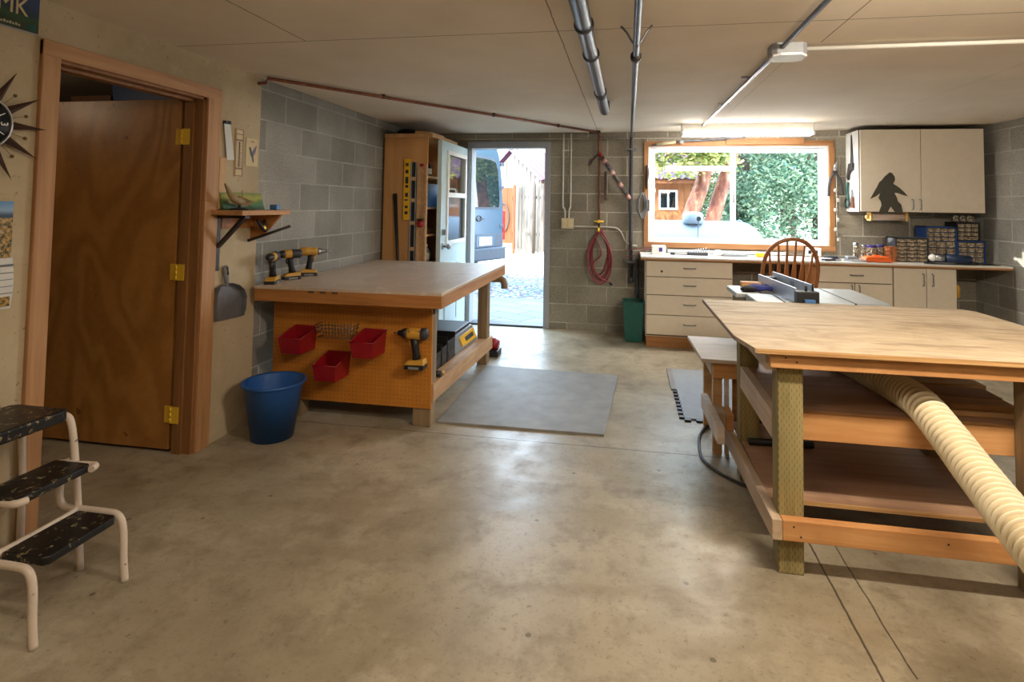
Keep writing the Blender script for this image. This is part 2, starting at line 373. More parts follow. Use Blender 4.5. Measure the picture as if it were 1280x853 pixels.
# ------------------------------------------------------------------ mesh builder
class MB:
    def __init__(s):
        s.v = []; s.f = []; s.sm = []; s.mi = []; s.X = Matrix.Identity(4); s.cur = 0
    def add(s, vs, fs, smooth=False):
        o = len(s.v)
        s.v += [tuple(s.X @ Vector(p)) for p in vs]
        for f in fs:
            s.f.append([i + o for i in f]); s.sm.append(smooth); s.mi.append(s.cur)
        return s
    def mat(s, i): s.cur = i; return s
    def at(s, loc=(0, 0, 0), rot=(0, 0, 0)):
        s.X = Matrix.Translation(loc) @ Euler(rot).to_matrix().to_4x4(); return s
    def reset(s): s.X = Matrix.Identity(4); return s
    def box(s, x0, x1, y0, y1, z0, z1):
        vs = [(x, y, z) for z in (z0, z1) for y in (y0, y1) for x in (x0, x1)]
        return s.add(vs, [(0, 2, 3, 1), (4, 5, 7, 6), (0, 1, 5, 4), (2, 6, 7, 3), (0, 4, 6, 2), (1, 3, 7, 5)])
    def hexa(s, b, t):
        """b, t: 4 bottom and 4 top corners, counter-clockwise from above"""
        return s.add(list(b) + list(t), [(3, 2, 1, 0), (4, 5, 6, 7), (0, 1, 5, 4), (1, 2, 6, 5), (2, 3, 7, 6), (3, 0, 4, 7)])
    def taper(s, x0, x1, y0, y1, z0, z1, k=0.8, kx=None, ky=None):
        kx = k if kx is None else kx; ky = k if ky is None else ky
        cx, cy = (x0 + x1) / 2, (y0 + y1) / 2
        hx, hy = (x1 - x0) / 2, (y1 - y0) / 2
        b = [(cx - hx * kx, cy - hy * ky, z0), (cx + hx * kx, cy - hy * ky, z0), (cx + hx * kx, cy + hy * ky, z0), (cx - hx * kx, cy + hy * ky, z0)]
        t = [(x0, y0, z1), (x1, y0, z1), (x1, y1, z1), (x0, y1, z1)]
        return s.hexa(b, t)
    def prism(s, pts, axis, a0, a1, smooth=False):
        """outline in the plane perpendicular to axis (0:(y,z) 1:(x,z) 2:(x,y)), extruded a0..a1"""
        def P(p, a):
            return (a, p[0], p[1]) if axis == 0 else (p[0], a, p[1]) if axis == 1 else (p[0], p[1], a)
        n = len(pts)
        vs = [P(p, a0) for p in pts] + [P(p, a1) for p in pts]
        fs = [tuple(range(n))[::-1], tuple(range(n, 2 * n))]
        s.add(vs, fs)
        o = len(s.v) - 2 * n
        for i in range(n):
            j = (i + 1) % n
            s.f.append([o + i, o + j, o + n + j, o + n + i]); s.sm.append(smooth); s.mi.append(s.cur)
        return s
    def tube(s, path, r, n=12, closed=False, cap=True):
        P = [Vector(p) for p in path]; m = len(P)
        R = r if isinstance(r, (list, tuple)) else [r] * m
        tang = []
        for i in range(m):
            a = P[i - 1] if (i > 0 or closed) else P[i]
            b = P[(i + 1) % m] if (i < m - 1 or closed) else P[i]
            d = (b - a)
            tang.append(d.normalized() if d.length > 1e-9 else Vector((0, 0, 1)))
        up = Vector((0, 0, 1)) if abs(tang[0].z) < 0.9 else Vector((1, 0, 0))
        nrm = (up - tang[0] * up.dot(tang[0])).normalized()
        vs = []
        for i in range(m):
            nrm = (nrm - tang[i] * nrm.dot(tang[i]))
            nrm = nrm.normalized() if nrm.length > 1e-6 else tang[i].orthogonal().normalized()
            bi = tang[i].cross(nrm)
            for k in range(n):
                a = 2 * PI * k / n
                vs.append(P[i] + (nrm * math.cos(a) + bi * math.sin(a)) * R[i])
        fs = []
        for i in range(m if closed else m - 1):
            i2 = (i + 1) % m
            for k in range(n):
                k2 = (k + 1) % n
                fs.append((i * n + k, i * n + k2, i2 * n + k2, i2 * n + k))
        s.add(vs, fs, True)
        if cap and not closed:
            o = len(s.v) - len(vs)
            s.f.append([o + k for k in range(n)][::-1]); s.sm.append(False); s.mi.append(s.cur)
            s.f.append([o + (m - 1) * n + k for k in range(n)]); s.sm.append(False); s.mi.append(s.cur)
        return s
    def cyl(s, a, b, r, n=16, r2=None):
        return s.tube([a, b], [r, r if r2 is None else r2], n)
    def lathe(s, prof, c=(0, 0, 0), axis=2, n=24, smooth=True, cap=True):
        vs = []
        for (r, h) in prof:
            for k in range(n):
                a = 2 * PI * k / n
                x, y = r * math.cos(a), r * math.sin(a)
                p = (x, y, h) if axis == 2 else (h, x, y) if axis == 0 else (y, h, x)
                vs.append((p[0] + c[0], p[1] + c[1], p[2] + c[2]))
        fs = []
        for i in range(len(prof) - 1):
            for k in range(n):
                k2 = (k + 1) % n
                fs.append((i * n + k, i * n + k2, (i + 1) * n + k2, (i + 1) * n + k))
        s.add(vs, fs, smooth)
        o = len(s.v) - len(vs)
        if cap and prof[0][0] > 1e-6:
            s.f.append([o + k for k in range(n)][::-1]); s.sm.append(False); s.mi.append(s.cur)
        if cap and prof[-1][0] > 1e-6:
            s.f.append([o + (len(prof) - 1) * n + k for k in range(n)]); s.sm.append(False); s.mi.append(s.cur)
        return s
    def ball(s, c, r, n=12, m=8):
        r = r if isinstance(r, (tuple, list)) else (r, r, r)
        vs = [(c[0], c[1], c[2] - r[2])]
        for i in range(1, m):
            ph = -PI / 2 + PI * i / m
            for k in range(n):
                a = 2 * PI * k / n
                vs.append((c[0] + r[0] * math.cos(ph) * math.cos(a), c[1] + r[1] * math.cos(ph) * math.sin(a), c[2] + r[2] * math.sin(ph)))
        vs.append((c[0], c[1], c[2] + r[2]))
        fs = [(0, 1 + (k + 1) % n, 1 + k) for k in range(n)]
        for i in range(m - 2):
            for k in range(n):
                fs.append((1 + i * n + k, 1 + i * n + (k + 1) % n, 1 + (i + 1) * n + (k + 1) % n, 1 + (i + 1) * n + k))
        L = len(vs) - 1; b = 1 + (m - 2) * n
        fs += [(b + k, b + (k + 1) % n, L) for k in range(n)]
        return s.add(vs, fs, True)
    def merge(s, me, X=None):
        X = X or Matrix.Identity(4)
        return s.add([X @ v.co for v in me.vertices], [tuple(p.vertices) for p in me.polygons])

def mesh_obj(name, mb, mat, offset=(0, 0, 0), bevel=0.0, seg=2):
    me = bpy.data.meshes.new(name)
    me.from_pydata([(v[0] - offset[0], v[1] - offset[1], v[2] - offset[2]) for v in mb.v], [], mb.f)
    me.polygons.foreach_set('use_smooth', mb.sm)
    ml = mat if isinstance(mat, (list, tuple)) else [mat]
    for m in ml: me.materials.append(M[m] if isinstance(m, str) else m)
    if len(ml) > 1: me.polygons.foreach_set('material_index', mb.mi)
    me.update()
    bm = bmesh.new(); bm.from_mesh(me); bmesh.ops.recalc_face_normals(bm, faces=bm.faces); bm.to_mesh(me); bm.free()
    o = bpy.data.objects.new(name, me); COL.objects.link(o)
    if bevel:
        b = o.modifiers.new('edge', 'BEVEL'); b.width = bevel; b.segments = seg; b.limit_method = 'ANGLE'; b.angle_limit = 0.7
    return o

def tagit(o, label, cat, group=None, kind=None):
    o['label'] = label; o['category'] = cat
    if group: o['group'] = group
    if kind: o['kind'] = kind
    return o

class Thing:
    """an Empty at the thing's base; parts are given in world coordinates unless local"""
    def __init__(s, name, label, cat, base=(0, 0, 0), group=None, kind=None, local=False, rot=0.0):
        s.o = bpy.data.objects.new(name, None); COL.objects.link(s.o)
        s.o.empty_display_size = 0.05
        s.o.location = base; s.o.rotation_euler = (0, 0, rot)
        s.base = base; s.local = local
        tagit(s.o, label, cat, group, kind)
    def part(s, name, mb, mat, parent=None, label=None, bevel=0.0, seg=2, kind=None):
        o = mesh_obj(name, mb, mat, (0, 0, 0) if s.local else s.base, bevel, seg)
        o.parent = parent or s.o
        if label: o['label'] = label
        if kind: o['kind'] = kind
        return o

def single(name, label, cat, mb, mat, group=None, kind=None, bevel=0.0, seg=2):
    xs = [v[0] for v in mb.v]; ys = [v[1] for v in mb.v]; zs = [v[2] for v in mb.v]
    base = ((min(xs) + max(xs)) / 2, (min(ys) + max(ys)) / 2, min(zs))
    o = mesh_obj(name, mb, mat, base, bevel, seg); o.location = base
    return tagit(o, label, cat, group, kind)

def struct(name, label, cat, mb, mat, bevel=0.0):
    o = mesh_obj(name, mb, mat, (0, 0, 0), bevel)
    return tagit(o, label, cat, None, 'structure')

def dup(root, loc, rot, label, group=None):
    r = root.copy(); COL.objects.link(r); r.location = loc; r.rotation_euler = (0, 0, rot)
    r['label'] = label
    if group: r['group'] = group
    for ch in list(root.children):
        c = ch.copy(); COL.objects.link(c); c.parent = r
        for g in list(ch.children):
            d = g.copy(); COL.objects.link(d); d.parent = c
    return r

def text_mesh(txt, size, depth=0.001):
    cu = bpy.data.curves.new('txt', 'FONT'); cu.body = txt; cu.size = size; cu.extrude = depth
    cu.align_x = 'CENTER'; cu.align_y = 'CENTER'
    o = bpy.data.objects.new('txt', cu); COL.objects.link(o)
    dg = bpy.context.evaluated_depsgraph_get()
    me = bpy.data.meshes.new_from_object(o.evaluated_get(dg))
    bpy.data.objects.remove(o); bpy.data.curves.remove(cu)
    return me

def arc(c, r, a0, a1, n, plane='xz', y=0.0):
    out = []
    for i in range(n + 1):
        a = a0 + (a1 - a0) * i / n
        u, w = c[0] + r * math.cos(a), c[1] + r * math.sin(a)
        out.append((u, y, w) if plane == 'xz' else (y, u, w) if plane == 'yz' else (u, w, y))
    return out

def smooth_path(pts, n=6):
    P = [Vector(p) for p in pts]; out = []
    for i in range(len(P) - 1):
        p0 = P[max(i - 1, 0)]; p1 = P[i]; p2 = P[i + 1]; p3 = P[min(i + 2, len(P) - 1)]
        for k in range(n):
            t = k / n
            out.append(0.5 * ((2 * p1) + (p2 - p0) * t + (2 * p0 - 5 * p1 + 4 * p2 - p3) * t * t + (-p0 + 3 * p1 - 3 * p2 + p3) * t ** 3))
    out.append(P[-1]); return out
# ------------------------------------------------------------------ the room
XL, XB, XR, YB, ZC = -2.376, -2.40, 3.371, 6.16, 2.222
def fz(y):
    t = min(max((y - 4.9) / 1.25, 0), 1); return 0.045 * t * t * (3 - 2 * t)
mb = MB(); nx, ny = 6, 40
xs = [-5.2 + 8.75 * i / nx for i in range(nx + 1)]; ys = [-2.6 + 8.78 * j / ny for j in range(ny + 1)]
vs = [(x, y, fz(y)) for y in ys for x in xs]
fs = [(j * (nx + 1) + i, j * (nx + 1) + i + 1, (j + 1) * (nx + 1) + i + 1, (j + 1) * (nx + 1) + i) for j in range(ny) for i in range(nx)]
mb.add(vs, fs, True)
mb.box(-5.2, 3.55, -2.6, 6.18, -0.15, -0.02)
struct('floor', 'worn tan concrete floor with saw-cut joints and stains', 'floor', mb, 'floor')
struct('ceiling', 'bare unpainted drywall ceiling with dark sheet seams', 'ceiling', MB().box(-5.3, 3.6, -2.7, 6.36, ZC, ZC + 0.03), 'ceiling')
struct('wall_upper_storey', 'storey of the house above the workshop ceiling', 'wall', MB().box(-5.3, 3.6, -2.7, 6.36, ZC + 0.03, 4.7), 'dark_room')
DY0, DY1, DZ = 1.94, 2.79, 1.998
mb = MB().box(XL - 0.1, XL, -2.6, DY0, 0, ZC).box(XL - 0.1, XL, DY1, 3.265, 0, ZC).box(XL - 0.1, XL, DY0, DY1, DZ, ZC)
struct('wall_left', 'tan wallboard wall with nail holes and smears around the veneer door', 'wall', mb, 'wallboard')
# block wall past the end of the wallboard
mb = MB().box(XB - 0.2, XB, 3.265, YB + 0.2, -0.1, ZC)
struct('wall_left_block', 'grey concrete block wall behind the pegboard workbench', 'wall', mb, 'block_side')
OX0, OX1, OZ0, OZ1 = -1.79, -0.895, 0.045, 2.075      # back doorway
WX0, WX1, WZ0, WZ1 = 0.195, 2.055, 0.985, 2.095       # window opening
mb = MB()
mb.box(XB, OX0, YB, YB + .2, -0.1, ZC).box(OX1, WX0, YB, YB + .2, -0.1, ZC).box(WX1, XR, YB, YB + .2, -0.1, ZC)
mb.box(OX0, OX1, YB, YB + .2, OZ1, ZC).box(WX0, WX1, YB, YB + .2, -0.1, WZ0).box(WX0, WX1, YB, YB + .2, WZ1, ZC)
mb.box(OX0, OX1, YB, YB + .2, -0.1, 0.04)
struct('wall_back', 'grey concrete block wall with the back door and window', 'wall', mb, 'block_back')
struct('wall_right', 'grey concrete block wall at the end of the counter', 'wall', MB().box(XR, XR + .2, -2.6, YB + .2, -0.1, ZC), 'block_side')
struct('wall_front', 'wall behind the camera', 'wall', MB().box(-5.2, XR + .2, -2.7, -2.6, -0.1, ZC), 'wallboard')
mb = MB().box(-5.3, -5.2, -2.6, 6.36, 0, ZC).box(-5.2, XB - .2, 4.4, 4.5, 0, ZC).box(-5.2, XL - .1, 0.4, 0.5, 0, ZC)
struct('wall_storeroom', 'dark walls of the storeroom behind the veneer door', 'wall', mb, 'dark_room')

# interior door casing, jambs
t = Thing('trim_1', 'pale fir casing and jamb around the veneer door', 'door frame', (XL, 2.36, 0), kind='structure')
cw = 0.02
t.part('side_casing', MB().box(XL, XL + cw, 1.872, 1.948, 0, 2.056), 'casing', bevel=.004)
t.part('side_casing', MB().box(XL, XL + cw, 2.785, 2.888, 0, 2.056), 'casing', bevel=.004)
t.part('head_casing', MB().box(XL, XL + cw + .001, 1.872, 2.888, 1.99, 2.058), 'casing_h', bevel=.004)
t.part('jamb', MB().box(XL - .11, XL, DY1 - .02, DY1, 0, DZ).box(XL - .11, XL - .055, DY1 - .032, DY1 - .018, 0, DZ - .02), 'jamb')
t.part('jamb', MB().box(XL - .11, XL, DY0, DY0 + .02, 0, DZ).box(XL - .11, XL - .055, DY0 + .018, DY0 + .032, 0, DZ - .02), 'jamb')
t.part('head_jamb', MB().box(XL - .11, XL, DY0, DY1, DZ - .02, DZ).box(XL - .11, XL - .055, DY0, DY1, DZ - .034, DZ - .018), 'jamb')
# interior door, swung open into the storeroom
t = Thing('door_1', 'brown veneer door swung open into the dark storeroom', 'door', (XL - .115, 2.78, 0.015), kind='structure')
t.part('door_leaf', MB().box(-3.36, XL - .135, 2.765, 2.80, 0.018, 1.982), 'veneer', bevel=.002)
for z in (1.765, 1.0, 0.212):
    h = t.part('hinge', MB().box(XL - .165, XL - .123, 2.7615, 2.7655, z - .045, z + .045).box(XL - .123, XL - .118, 2.756, 2.766, z - .045, z + .045).box(XL - .12, XL - .07, 2.7535, 2.7565, z - .045, z + .045), 'brass')
    mb = MB()
    for k in range(3): mb.cyl((XL - .121, 2.757, z - .045 + .03 * k), (XL - .121, 2.757, z - .017 + .03 * k), .007, 10)
    t.part('hinge_barrel', mb, 'brass', parent=h)
# storeroom shelf and what shows above the open door
t = Thing('storage_shelf', 'dark shelf in the storeroom seen over the open veneer door', 'shelf', (-3.3, 3.4, 0))
t.part('shelf_board', MB().box(-4.3, -2.52, 3.1, 3.6, 1.93, 1.96), 'kneehole')
for x in (-4.25, -2.57):
    for y in (3.15, 3.55): t.part('post', MB().box(x - .03, x + .03, y - .03, y + .03, 0, 1.93), 'kneehole')
mb = MB().taper(-3.39, -2.80, 3.14, 3.5, 1.96, 2.17, .94)
t = Thing('storage_tote', 'dark blue plastic tote on the storeroom shelf above the open door', 'storage box', (-3.1, 3.3, 1.96))
t.part('tub', mb, 'blue'); t.part('lid', MB().box(-3.41, -2.78, 3.12, 3.52, 2.17, 2.19), 'blue', bevel=.006)
t = Thing('cardboard_carton', 'dim brown carton left of the blue tote in the storeroom', 'box', (-3.62, 3.3, 1.96))
t.part('carton_body', MB().box(-3.78, -3.46, 3.2, 3.5, 1.96, 2.11), 'kneehole'); t.part('tape', MB().box(-3.78, -3.46, 3.33, 3.37, 2.11, 2.112), 'box_tan')
single('rolled_paper', 'small roll lying beside the carton in the dark storeroom', 'paper roll', MB().cyl((-4.1, 3.2, 1.999), (-3.82, 3.2, 1.999), .038, 14), 'roll')

# back door frame, threshold, leaf
t = Thing('trim_2', 'grey steel frame of the open back doorway', 'door frame', (-1.34, YB, 0.04), kind='structure')
t.part('side_post', MB().box(OX0, OX0 + .025, YB - .015, YB + .16, .045, 2.075).box(OX0 - .03, OX0 + .002, YB - .015, YB - .0005, .045, 2.125), 'frame_grey', bevel=.003)
t.part('side_post', MB().box(OX1 - .025, OX1, YB - .015, YB + .16, .045, 2.075).box(OX1 - .002, OX1 + .04, YB - .015, YB - .0005, .045, 2.125), 'frame_grey', bevel=.003)
t.part('head', MB().box(OX0, OX1, YB - .015, YB + .16, 2.05, 2.075).box(OX0 - .03, OX1 + .04, YB - .0155, YB - .0005, 2.063, 2.127), 'frame_grey', bevel=.003)
t.part('threshold', MB().box(OX0, OX1, YB + .0, YB + .2, .042, .066), 'dark', bevel=.004)
t = Thing('door_2', 'pale blue half-glass back door standing open', 'door', (-1.835, 6.14, 0.055), kind='structure')
lx0, lx1, ly0, ly1, lz0, lz1 = -1.858, -1.815, 5.25, 6.14, .06, 2.04
gy0, gy1, gz0, gz1 = 5.44, 6.045, 1.02, 1.925
mb = MB().box(lx0, lx1, ly0, gy0, lz0, lz1).box(lx0, lx1, gy1, ly1, lz0, lz1).box(lx0, lx1, gy0, gy1, lz0, gz0).box(lx0, lx1, gy0, gy1, gz1, lz1)
leaf = t.part('door_leaf', mb, 'door_paint')
mb = MB()
for (a, b, c, d) in ((gy0 - .03, gy0 + .012, gz0 - .03, gz1 + .03), (gy1 - .012, gy1 + .03, gz0 - .03, gz1 + .03)):
    mb.box(lx1 - .006, lx1 + .014, a, b, c, d)
for (c, d) in ((gz0 - .03, gz0 + .012), (gz1 - .012, gz1 + .03), (1.475, 1.525)):
    mb.box(lx1 - .006, lx1 + .0135, gy0, gy1, c, d)
t.part('glazing_bead', mb, 'white', bevel=.003)
t.part('upper_pane', MB().box(-1.838, -1.834, gy0, gy1, 1.5, gz1), 'glass')
t.part('lower_pane', MB().box(-1.838, -1.834, gy0, gy1, gz0, 1.5), 'screen', label='dark screened lower pane')
for (a, b) in ((5.40, 5.70), (5.79, 6.04)):
    for (c, d) in ((.2, .80),):
        t.part('raised_panel', MB().box(lx1 - .002, lx1 + .008, a, b, c, d), 'door_paint', bevel=.006)
k = t.part('knob_rose', MB().cyl((lx1, 5.325, .985), (lx1 + .012, 5.325, .985), .032, 18), 'steel')
t.part('knob', MB().lathe([(.012, 0), (.012, .03), (.026, .04), (.03, .055), (.02, .07), (0, .072)], (lx1 + .01, 5.325, .985), 0, 18), 'steel', parent=k)
t.part('deadbolt', MB().cyl((lx1, 5.325, 1.125), (lx1 + .018, 5.325, 1.125), .03, 18).box(lx1 + .015, lx1 + .032, 5.318, 5.332, 1.1, 1.15), 'steel')
for z in (.3, 1.1, 1.85): t.part('hinge', MB().cyl((lx1 + .006, 6.143, z - .05), (lx1 + .006, 6.143, z + .05), .008, 10), 'steel')

# window: fir surround, white vinyl slider
t = Thing('window_1', 'wide white vinyl sliding window over the counter with fir surround', 'window', (1.125, YB, WZ0), kind='structure')
t.part('head_trim', MB().box(.168, 2.078, YB - .022, YB, 2.062, 2.115), 'win_wood', bevel=.003)
t.part('sill_trim', MB().box(.168, 2.092, YB - .03, YB, .972, 1.028), 'win_wood', bevel=.003)
t.part('side_trim', MB().box(.168, .215, YB - .022, YB, 1.02, 2.07), 'win_wood_v', bevel=.003)
t.part('side_trim', MB().box(2.035, 2.088, YB - .022, YB, 1.02, 2.07), 'win_wood_v', bevel=.003)
def ring(mb, x0, x1, z0, z1, y0, y1, w):
    mb.box(x0, x0 + w, y0, y1, z0, z1).box(x1 - w, x1, y0, y1, z0, z1).box(x0 + w, x1 - w, y0, y1, z0, z0 + w).box(x0 + w, x1 - w, y0, y1, z1 - w, z1)
    return mb
fr = t.part('window_frame', ring(MB(), .197, 2.053, .99, 2.09, YB + .005, YB + .12, .045), 'vinyl', bevel=.004)
s1 = t.part('sash', ring(MB(), .24, 1.125, 1.035, 2.045, YB + .02, YB + .055, .045), 'vinyl', bevel=.004)
s2 = t.part('sash', ring(MB(), 1.08, 2.01, 1.035, 2.045, YB + .06, YB + .095, .05), 'vinyl', bevel=.004)
t.part('pane', MB().box(.28, 1.085, YB + .036, YB + .04, 1.075, 2.005), 'glass', parent=s1)
t.part('pane', MB().box(1.125, 1.965, YB + .076, YB + .08, 1.08, 2.0), 'glass', parent=s2)
t.part('sash_latch', MB().box(1.095, 1.112, YB + .008, YB + .022, 1.46, 1.56), 'grey', parent=s1, bevel=.003)
# fir batten lying on the head trim and crooked branch-like stick
single('fir_batten', 'flat fir board fixed over the window head, right half', 'board', MB().box(1.02, 1.79, YB - .05, YB - .023, 2.075, 2.14), 'win_wood', bevel=.003)
mb = MB().tube(smooth_path([(.25, YB - .045, 2.072), (.42, YB - .045, 2.095), (.55, YB - .05, 2.115), (.8, YB - .05, 2.122), (1.0, YB - .055, 2.137), (1.2, YB - .06, 2.148)], 4), [.008] * 8 + [.012] * 13, 10)
t = Thing('fishing_rod', 'thin grey rod resting across the top left of the window trim', 'rod', (.7, YB - .05, 2.06))
t.part('rod_shaft', mb, 'galv'); t.part('grip', MB().tube([(.3, YB - .045, 2.076), (.5, YB - .047, 2.106)], .016, 12), 'box_tan')
t.part('reel', MB().cyl((.56, YB - .085, 2.1), (.56, YB - .05, 2.1), .02, 14), 'grey')
single('power_strip', 'white power strip running along the wall under the window', 'power strip', MB().box(.42, 1.62, YB - .03, YB - .0305 + .03, .925, .955), 'vinyl', bevel=.004)
# ------------------------------------------------------------------ left wall things
# starburst clock
CY, CZ = 1.656, 1.683
t = Thing('starburst_clock', 'dark starburst clock with brass balls on the tan wall left of the veneer door', 'clock', (XL, CY, CZ))
f = t.part('face', MB().lathe([(.093, 0), (.093, .03), (0, .032)], (XL + .012, CY, CZ), 0, 36), 'clock_face')
t.part('rim', MB().lathe([(.093, .0), (.1, .0), (.1, .034), (.096, .038), (.092, .034), (.092, .0)], (XL + .012, CY, CZ), 0, 36, cap=False), 'steel')
for k in range(12):
    a = k * PI / 6; u = Vector((0, math.cos(a), math.sin(a))); w = Vector((0, -math.sin(a), math.cos(a)))
    c = Vector((XL + .022, CY, CZ)); mb = MB()
    def q(r, s, x): return c + u * r + w * s + Vector((x, 0, 0))
    base = [q(.075, 0, -.009), q(.11, .0165, 0), q(.11, -.0165, 0), q(.11, 0, .012), q(.245, 0, 0)]
    mb.add(base, [(0, 1, 3), (0, 3, 2), (0, 2, 1), (1, 4, 3), (3, 4, 2), (2, 4, 1)])
    t.part('spoke', mb, 'clock_wood')
    a2 = a + PI / 12; u2 = Vector((0, math.cos(a2), math.sin(a2)))
    p = c + u2 * .09; e = c + u2 * .168
    b = t.part('ball', MB().ball(e, .007, 10, 8), 'dull_brass')
    t.part('ball_rod', MB().cyl(p, e, .0012, 6), 'dull_brass', parent=b)
mb = MB()
for k in range(12):
    if k == 0: continue
    a = k * PI / 6 
    for s in (0,):
        u = Vector((0, math.cos(a), math.sin(a))); w = Vector((0, -math.sin(a), math.cos(a)))
        c = Vector((XL + .0445, CY, CZ))
        mb.add([c + u * .058 + w * .0015, c + u * .082 + w * .0015, c + u * .082 - w * .0015, c + u * .058 - w * .0015], [(0, 1, 2, 3)])
X = Matrix.Translation((XL + .0445, CY + .068, CZ)) @ Matrix(((0, 0, 1, 0), (1, 0, 0, 0), (0, 1, 0, 0), (0, 0, 0, 1))) @ Matrix.Rotation(-PI / 2, 4, 'Z')
mb.merge(text_mesh('3', .036), X)
t.part('dial_marks', mb, 'white', parent=f)
mb = MB().box(XL + .046, XL + .048, CY - .004, CY + .004, CZ - .01, CZ + .06).box(XL + .046, XL + .0475, CY - .05, CY + .01, CZ - .005, CZ + .003)
t.part('hands', mb, 'brass', parent=f)
# wall calendar
t = Thing('wall_calendar', 'wall calendar with a flower field picture left of the veneer door', 'calendar', (XL, 1.70, .975))
n = NT('calendar_photo'); v = n.coord(); sp = n.n('ShaderNodeSeparateXYZ'); n.l(v, sp.inputs[0])
fl = n.ramp(n.noise(v, 70, 3, 0.7), [(.38, C(46, 44, 26)), (.5, C(150, 120, 40)), (.58, C(200, 150, 50)), (.68, C(170, 160, 160))])
sky = n.ramp(sp.outputs[2], [(.34, C(52, 66, 50)), (.362, C(40, 60, 90)), (.38, C(140, 170, 200)), (.41, C(90, 140, 190))])
n.set(n.mix(n.math('GREATER_THAN', sp.outputs[2], .35), fl, sky), .45); M['cal'] = n.m
t.part('picture_page', MB().box(XL + .001, XL + .005, 1.60, 1.803, 1.172, 1.39), 'cal')
mb = MB(); N = 8
for i in range(N):
    z0, z1 = 1.17 - .196 * i / N, 1.17 - .196 * (i + 1) / N
    f0, f1 = .006 + .01 * math.sin(i / N * PI), .006 + .01 * math.sin((i + 1) / N * PI)
    mb.hexa([(XL + f1 - .002, 1.605, z1), (XL + f1, 1.605, z1), (XL + f1, 1.809, z1), (XL + f1 - .002, 1.809, z1)],
            [(XL + f0 - .002, 1.605, z0), (XL + f0, 1.605, z0), (XL + f0, 1.809, z0), (XL + f0 - .002, 1.809, z0)])
pg = t.part('date_page', mb, 'paper')
mb = MB()
for z in (1.142, 1.139, 1.112, 1.086, 1.06, 1.034): mb.box(XL + .012, XL + .0175, 1.61, 1.805, z, z + (.003 if z < 1.13 else .0045))
t.part('ruled_lines', mb, 'grey', parent=pg)
t.part('inset_picture', MB().box(XL + .010, XL + .014, 1.66, 1.80, .985, 1.022), 'cal', parent=pg)
# licence plate high on the wall
t = Thing('licence_plate', 'dark landscape licence plate with pale letters above the clock', 'licence plate', (XL, 1.71, 2.066))
n = NT('plate_art'); v = n.coord(); sp = n.n('ShaderNodeSeparateXYZ'); n.l(v, sp.inputs[0])
h = n.math('ADD', sp.outputs[2], n.math('MULTIPLY', n.noise(v, 9, 3), .06))
n.set(n.ramp(h, [(.06, C(44, 60, 34)), (.09, C(48, 82, 46)), (.115, C(40, 56, 74)), (.15, C(44, 66, 110))]), .4); M['plate'] = n.m
t.part('plate_body', MB().box(XL + .001, XL + .0035, 1.56, 1.862, 2.068, 2.216), 'plate', bevel=.0015)
t.part('plate_edge', MB().box(XL + .0005, XL + .0045, 1.558, 1.864, 2.064, 2.070), 'steel')
YZ = Matrix(((0, 0, 1, 0), (1, 0, 0, 0), (0, 1, 0, 0), (0, 0, 0, 1)))
mb = MB().merge(text_mesh('MK', .098), Matrix.Translation((XL + .0045, 1.762, 2.157)) @ YZ @ Matrix.Scale(.82, 4, (1, 0, 0)))
t.part('plate_letters', mb, 'card')
mb = MB()
for k in range(9): mb.box(XL + .004, XL + .005, 1.70 + k * .0105, 1.707 + k * .0105, 2.082, 2.09 + .003 * (k % 2))
t.part('bottom_line', mb, 'box_tan')
t.part('sticker', MB().box(XL + .0035, XL + .0045, 1.818, 1.852, 2.078, 2.1).box(XL + .0045, XL + .005, 1.828, 1.842, 2.086, 2.094), 'green')
# notes beside the door
def slab(mb, pts, x0, x1):
    return mb.prism(pts, 0, x0, x1)
t = Thing('paper_note', 'curled white paper note clipped to the wall beside the veneer door', 'paper', (XL, 2.96, 1.65))
t.part('sheet', slab(MB(), [(2.92, 1.866), (2.972, 1.872), (3.018, 1.655), (2.955, 1.648)], XL + .012, XL + .0135), 'paper')
t.part('clip', MB().box(XL, XL + .02, 2.925, 2.945, 1.862, 1.882).box(XL, XL + .02, 2.955, 2.972, 1.864, 1.884), 'black')
single('wood_strip', 'pale pine slat screwed to the wall under the white paper note', 'wood strip', MB().box(XL, XL + .018, 2.892, 2.945, 1.355, 1.66), 'pine', bevel=.002)
t = Thing('wall_thermometer', 'narrow brown-bordered wall thermometer chart next to the bird card', 'thermometer', (XL, 3.065, 1.555))
t.part('backing', MB().box(XL + .001, XL + .008, 3.03, 3.1, 1.553, 1.853), 'card', bevel=.002)
mb = MB()
for (a, b, c, d) in ((3.032, 3.036, 1.558, 1.848), (3.094, 3.098, 1.558, 1.848)): mb.box(XL + .007, XL + .009, a, b, c, d)
for z in (1.558, 1.6, 1.606, 1.775, 1.781, 1.815, 1.845): mb.box(XL + .007, XL + .009, 3.034, 3.096, z, z + .004)
t.part('border', mb, 'brown_ink')
mb = MB().box(XL + .008, XL + .0105, 3.062, 3.067, 1.615, 1.77)
for k in range(14): mb.box(XL + .008, XL + .0092, 3.044, 3.058 if k % 2 else 3.054, 1.618 + k * .011, 1.6205 + k * .011).box(XL + .008, XL + .0092, 3.072, 3.086, 1.618 + k * .011, 1.6205 + k * .011)
t.part('scale', mb, 'ink')
t = Thing('bird_card', 'cream card with a small bird picture pinned at the wallboard edge', 'card', (XL, 3.19, 1.63))
t.part('card_sheet', MB().box(XL + .001, XL + .004, 3.132, 3.247, 1.628, 1.805), 'card')
bx = XL + .0045
body = [(3.158, 1.742), (3.166, 1.752), (3.176, 1.745), (3.186, 1.722), (3.2, 1.70), (3.205, 1.678), (3.207, 1.65), (3.197, 1.656), (3.188, 1.682), (3.174, 1.70), (3.166, 1.722)]
